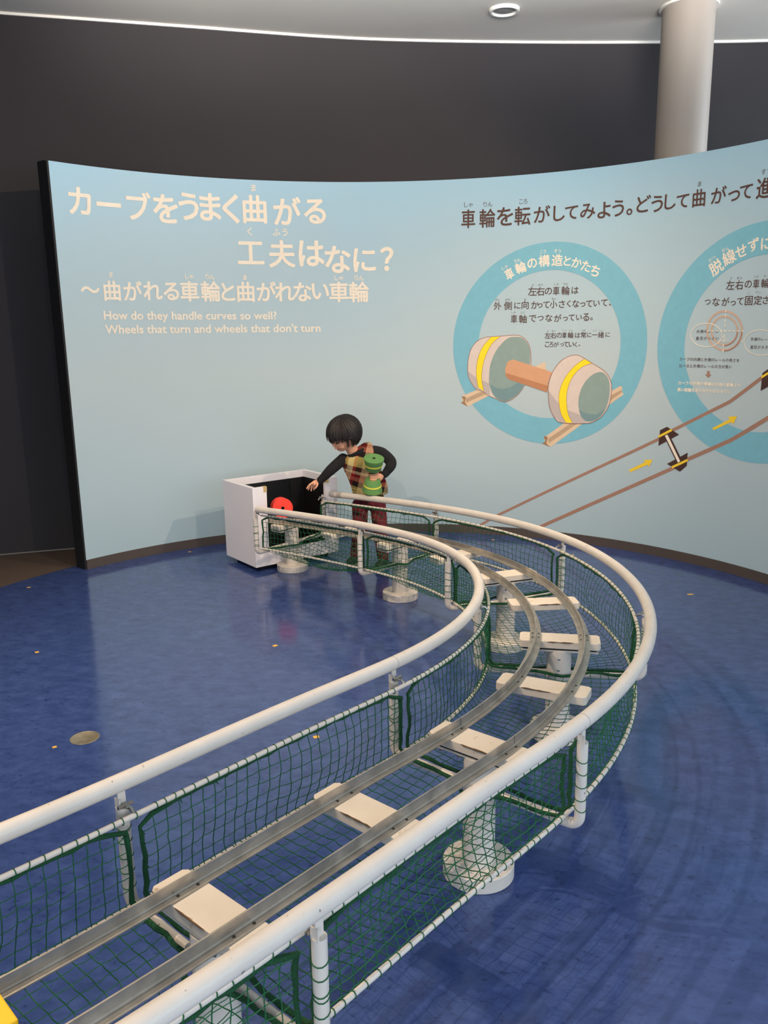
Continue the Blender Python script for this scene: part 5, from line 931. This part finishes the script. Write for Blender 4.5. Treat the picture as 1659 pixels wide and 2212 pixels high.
# black sweater: sleeves, collar, hem
sw = chain([(-0.2359, 4.8500, 0.6381), (-0.2995, 4.8000, 0.5897), (-0.3609, 4.8040, 0.5296), (-0.3693, 4.8050, 0.5241)], [0.036, 0.033, 0.024, 0.0225])
sw += chain([(-0.0535, 4.8700, 0.6791), (-0.0047, 4.8800, 0.6631), (0.0464, 4.8700, 0.6088), (0.0154, 4.8150, 0.5607), (-0.0010, 4.7880, 0.5520)], [0.036, 0.036, 0.034, 0.025, 0.022])
sw += [(Vector((-0.1518, 4.8500, 0.6369)), (0.105, 0.056, 0.04), R(-14)), (Vector((-0.1162, 4.8700, 0.5280)), (0.09, 0.056, 0.05), 0), (Vector((-0.0882, 4.8950, 0.4277)), (0.104, 0.062, 0.028), 0)]
sw += [(Vector((-0.1534, 4.8460, 0.6813)) + Vector((0.045 * math.cos(a * 0.35), 0.045 * math.sin(a * 0.35), 0.022 * math.cos(a * 0.35) - 0.004)), (0.014, 0.014, 0.014), 0) for a in range(18)]
blob('sweater', sw, M['knit'], voxel=0.004, smooth=3, parent=child)
# plaid vest
vb = []
prof = [((-0.1072, 4.8620, 0.7056), .048, .046, .026, -26), ((-0.1320, 4.8560, 0.6795), .082, .056, .030, -20), ((-0.1461, 4.8500, 0.6478), .104, .064, .034, -17), ((-0.1361, 4.8540, 0.6085), .108, .068, .034, -14),
        ((-0.1207, 4.8620, 0.5683), .108, .070, .034, -10), ((-0.1053, 4.8720, 0.5275), .110, .072, .034, -7), ((-0.0897, 4.8820, 0.4864), .113, .074, .034, -3), ((-0.0822, 4.8900, 0.4511), .114, .076, .030, 0), ((-0.0799, 4.8940, 0.4277), .110, .074, .022, 0)]
flat = [tuple(c) + (a, b_, z_, r_) for c, a, b_, z_, r_ in prof]
for q in smooth_poly(flat, 4):
    vb.append((Vector(q[:3]), (q[3], q[4], q[5]), R(q[6])))
blob('vest', vb, M['plaid'], voxel=0.004, smooth=8, parent=child)
# trousers
tr = [(Vector((-0.0889, 4.9050, 0.3974)), (0.094, 0.066, 0.045), 0), (Vector((-0.0896, 4.9050, 0.3577)), (0.098, 0.068, 0.040), 0)]
tr += chain([(-0.1426, 4.9050, 0.3471), (-0.1471, 4.8700, 0.2183), (-0.1719, 4.8500, 0.0688)], [0.052, 0.046, 0.037])
tr += chain([(-0.0370, 4.9050, 0.3456), (-0.0223, 4.8500, 0.2071), (-0.0106, 4.7820, 0.0652)], [0.052, 0.046, 0.037])
blob('trousers', tr, M['trousers'], voxel=0.004, smooth=3, parent=child)
# shoes
for (hl_, to_) in (((-0.1704, 4.8650, 0.0299), (-0.2048, 4.8050, 0.0186)), ((-0.0056, 4.7950, 0.0272), (-0.0331, 4.7100, 0.0181))):
    a = Vector(hl_); t2 = Vector(to_); a.z = 0.034; t2.z = 0.026
    o = blob('shoe', chain([a, (a + t2) / 2, t2], [0.031, 0.029, 0.025]), M['shoe'], voxel=0.003, smooth=4, parent=child)
    for v in o.data.vertices:
        if v.co.z < 0.004: v.co.z = 0.004
    mid = (a + t2) / 2; q = MB()
    for jj in range(3):
        c_ = mid + (t2 - a) * (-0.12 + 0.14 * jj) + Vector((0, 0, 0.0275 - 0.003 * jj)); dd = Vector((-(t2 - a).y, (t2 - a).x, 0)).normalized() * 0.014
        q.tube([c_ - dd, c_ + Vector((0, 0, 0.003)), c_ + dd], 0.0028, n=6)
    w = q.build('laces', M['sole'], smooth=True); w.parent = o; w['label'] = 'pale laces'
    d = (t2 - a).normalized(); nrm = Vector((-d.y, d.x, 0)); q = MB(); ring = []
    for k in range(20):
        an = 2 * math.pi * k / 20; c = a if math.cos(an) < 0 else t2
        rr_ = 0.031 if math.cos(an) < 0 else 0.026
        ring.append(Vector((c.x, c.y, 0)) + d * math.cos(an) * rr_ + nrm * math.sin(an) * rr_)
    q.add([p + Vector((0, 0, 0.0005)) for p in ring] + [p + Vector((0, 0, 0.010)) for p in ring], [tuple(range(19, -1, -1)), tuple(range(20, 40))] + [(k, (k + 1) % 20, 20 + (k + 1) % 20, 20 + k) for k in range(20)])
    w = q.build('sole', M['sole'], smooth=True); w.parent = o
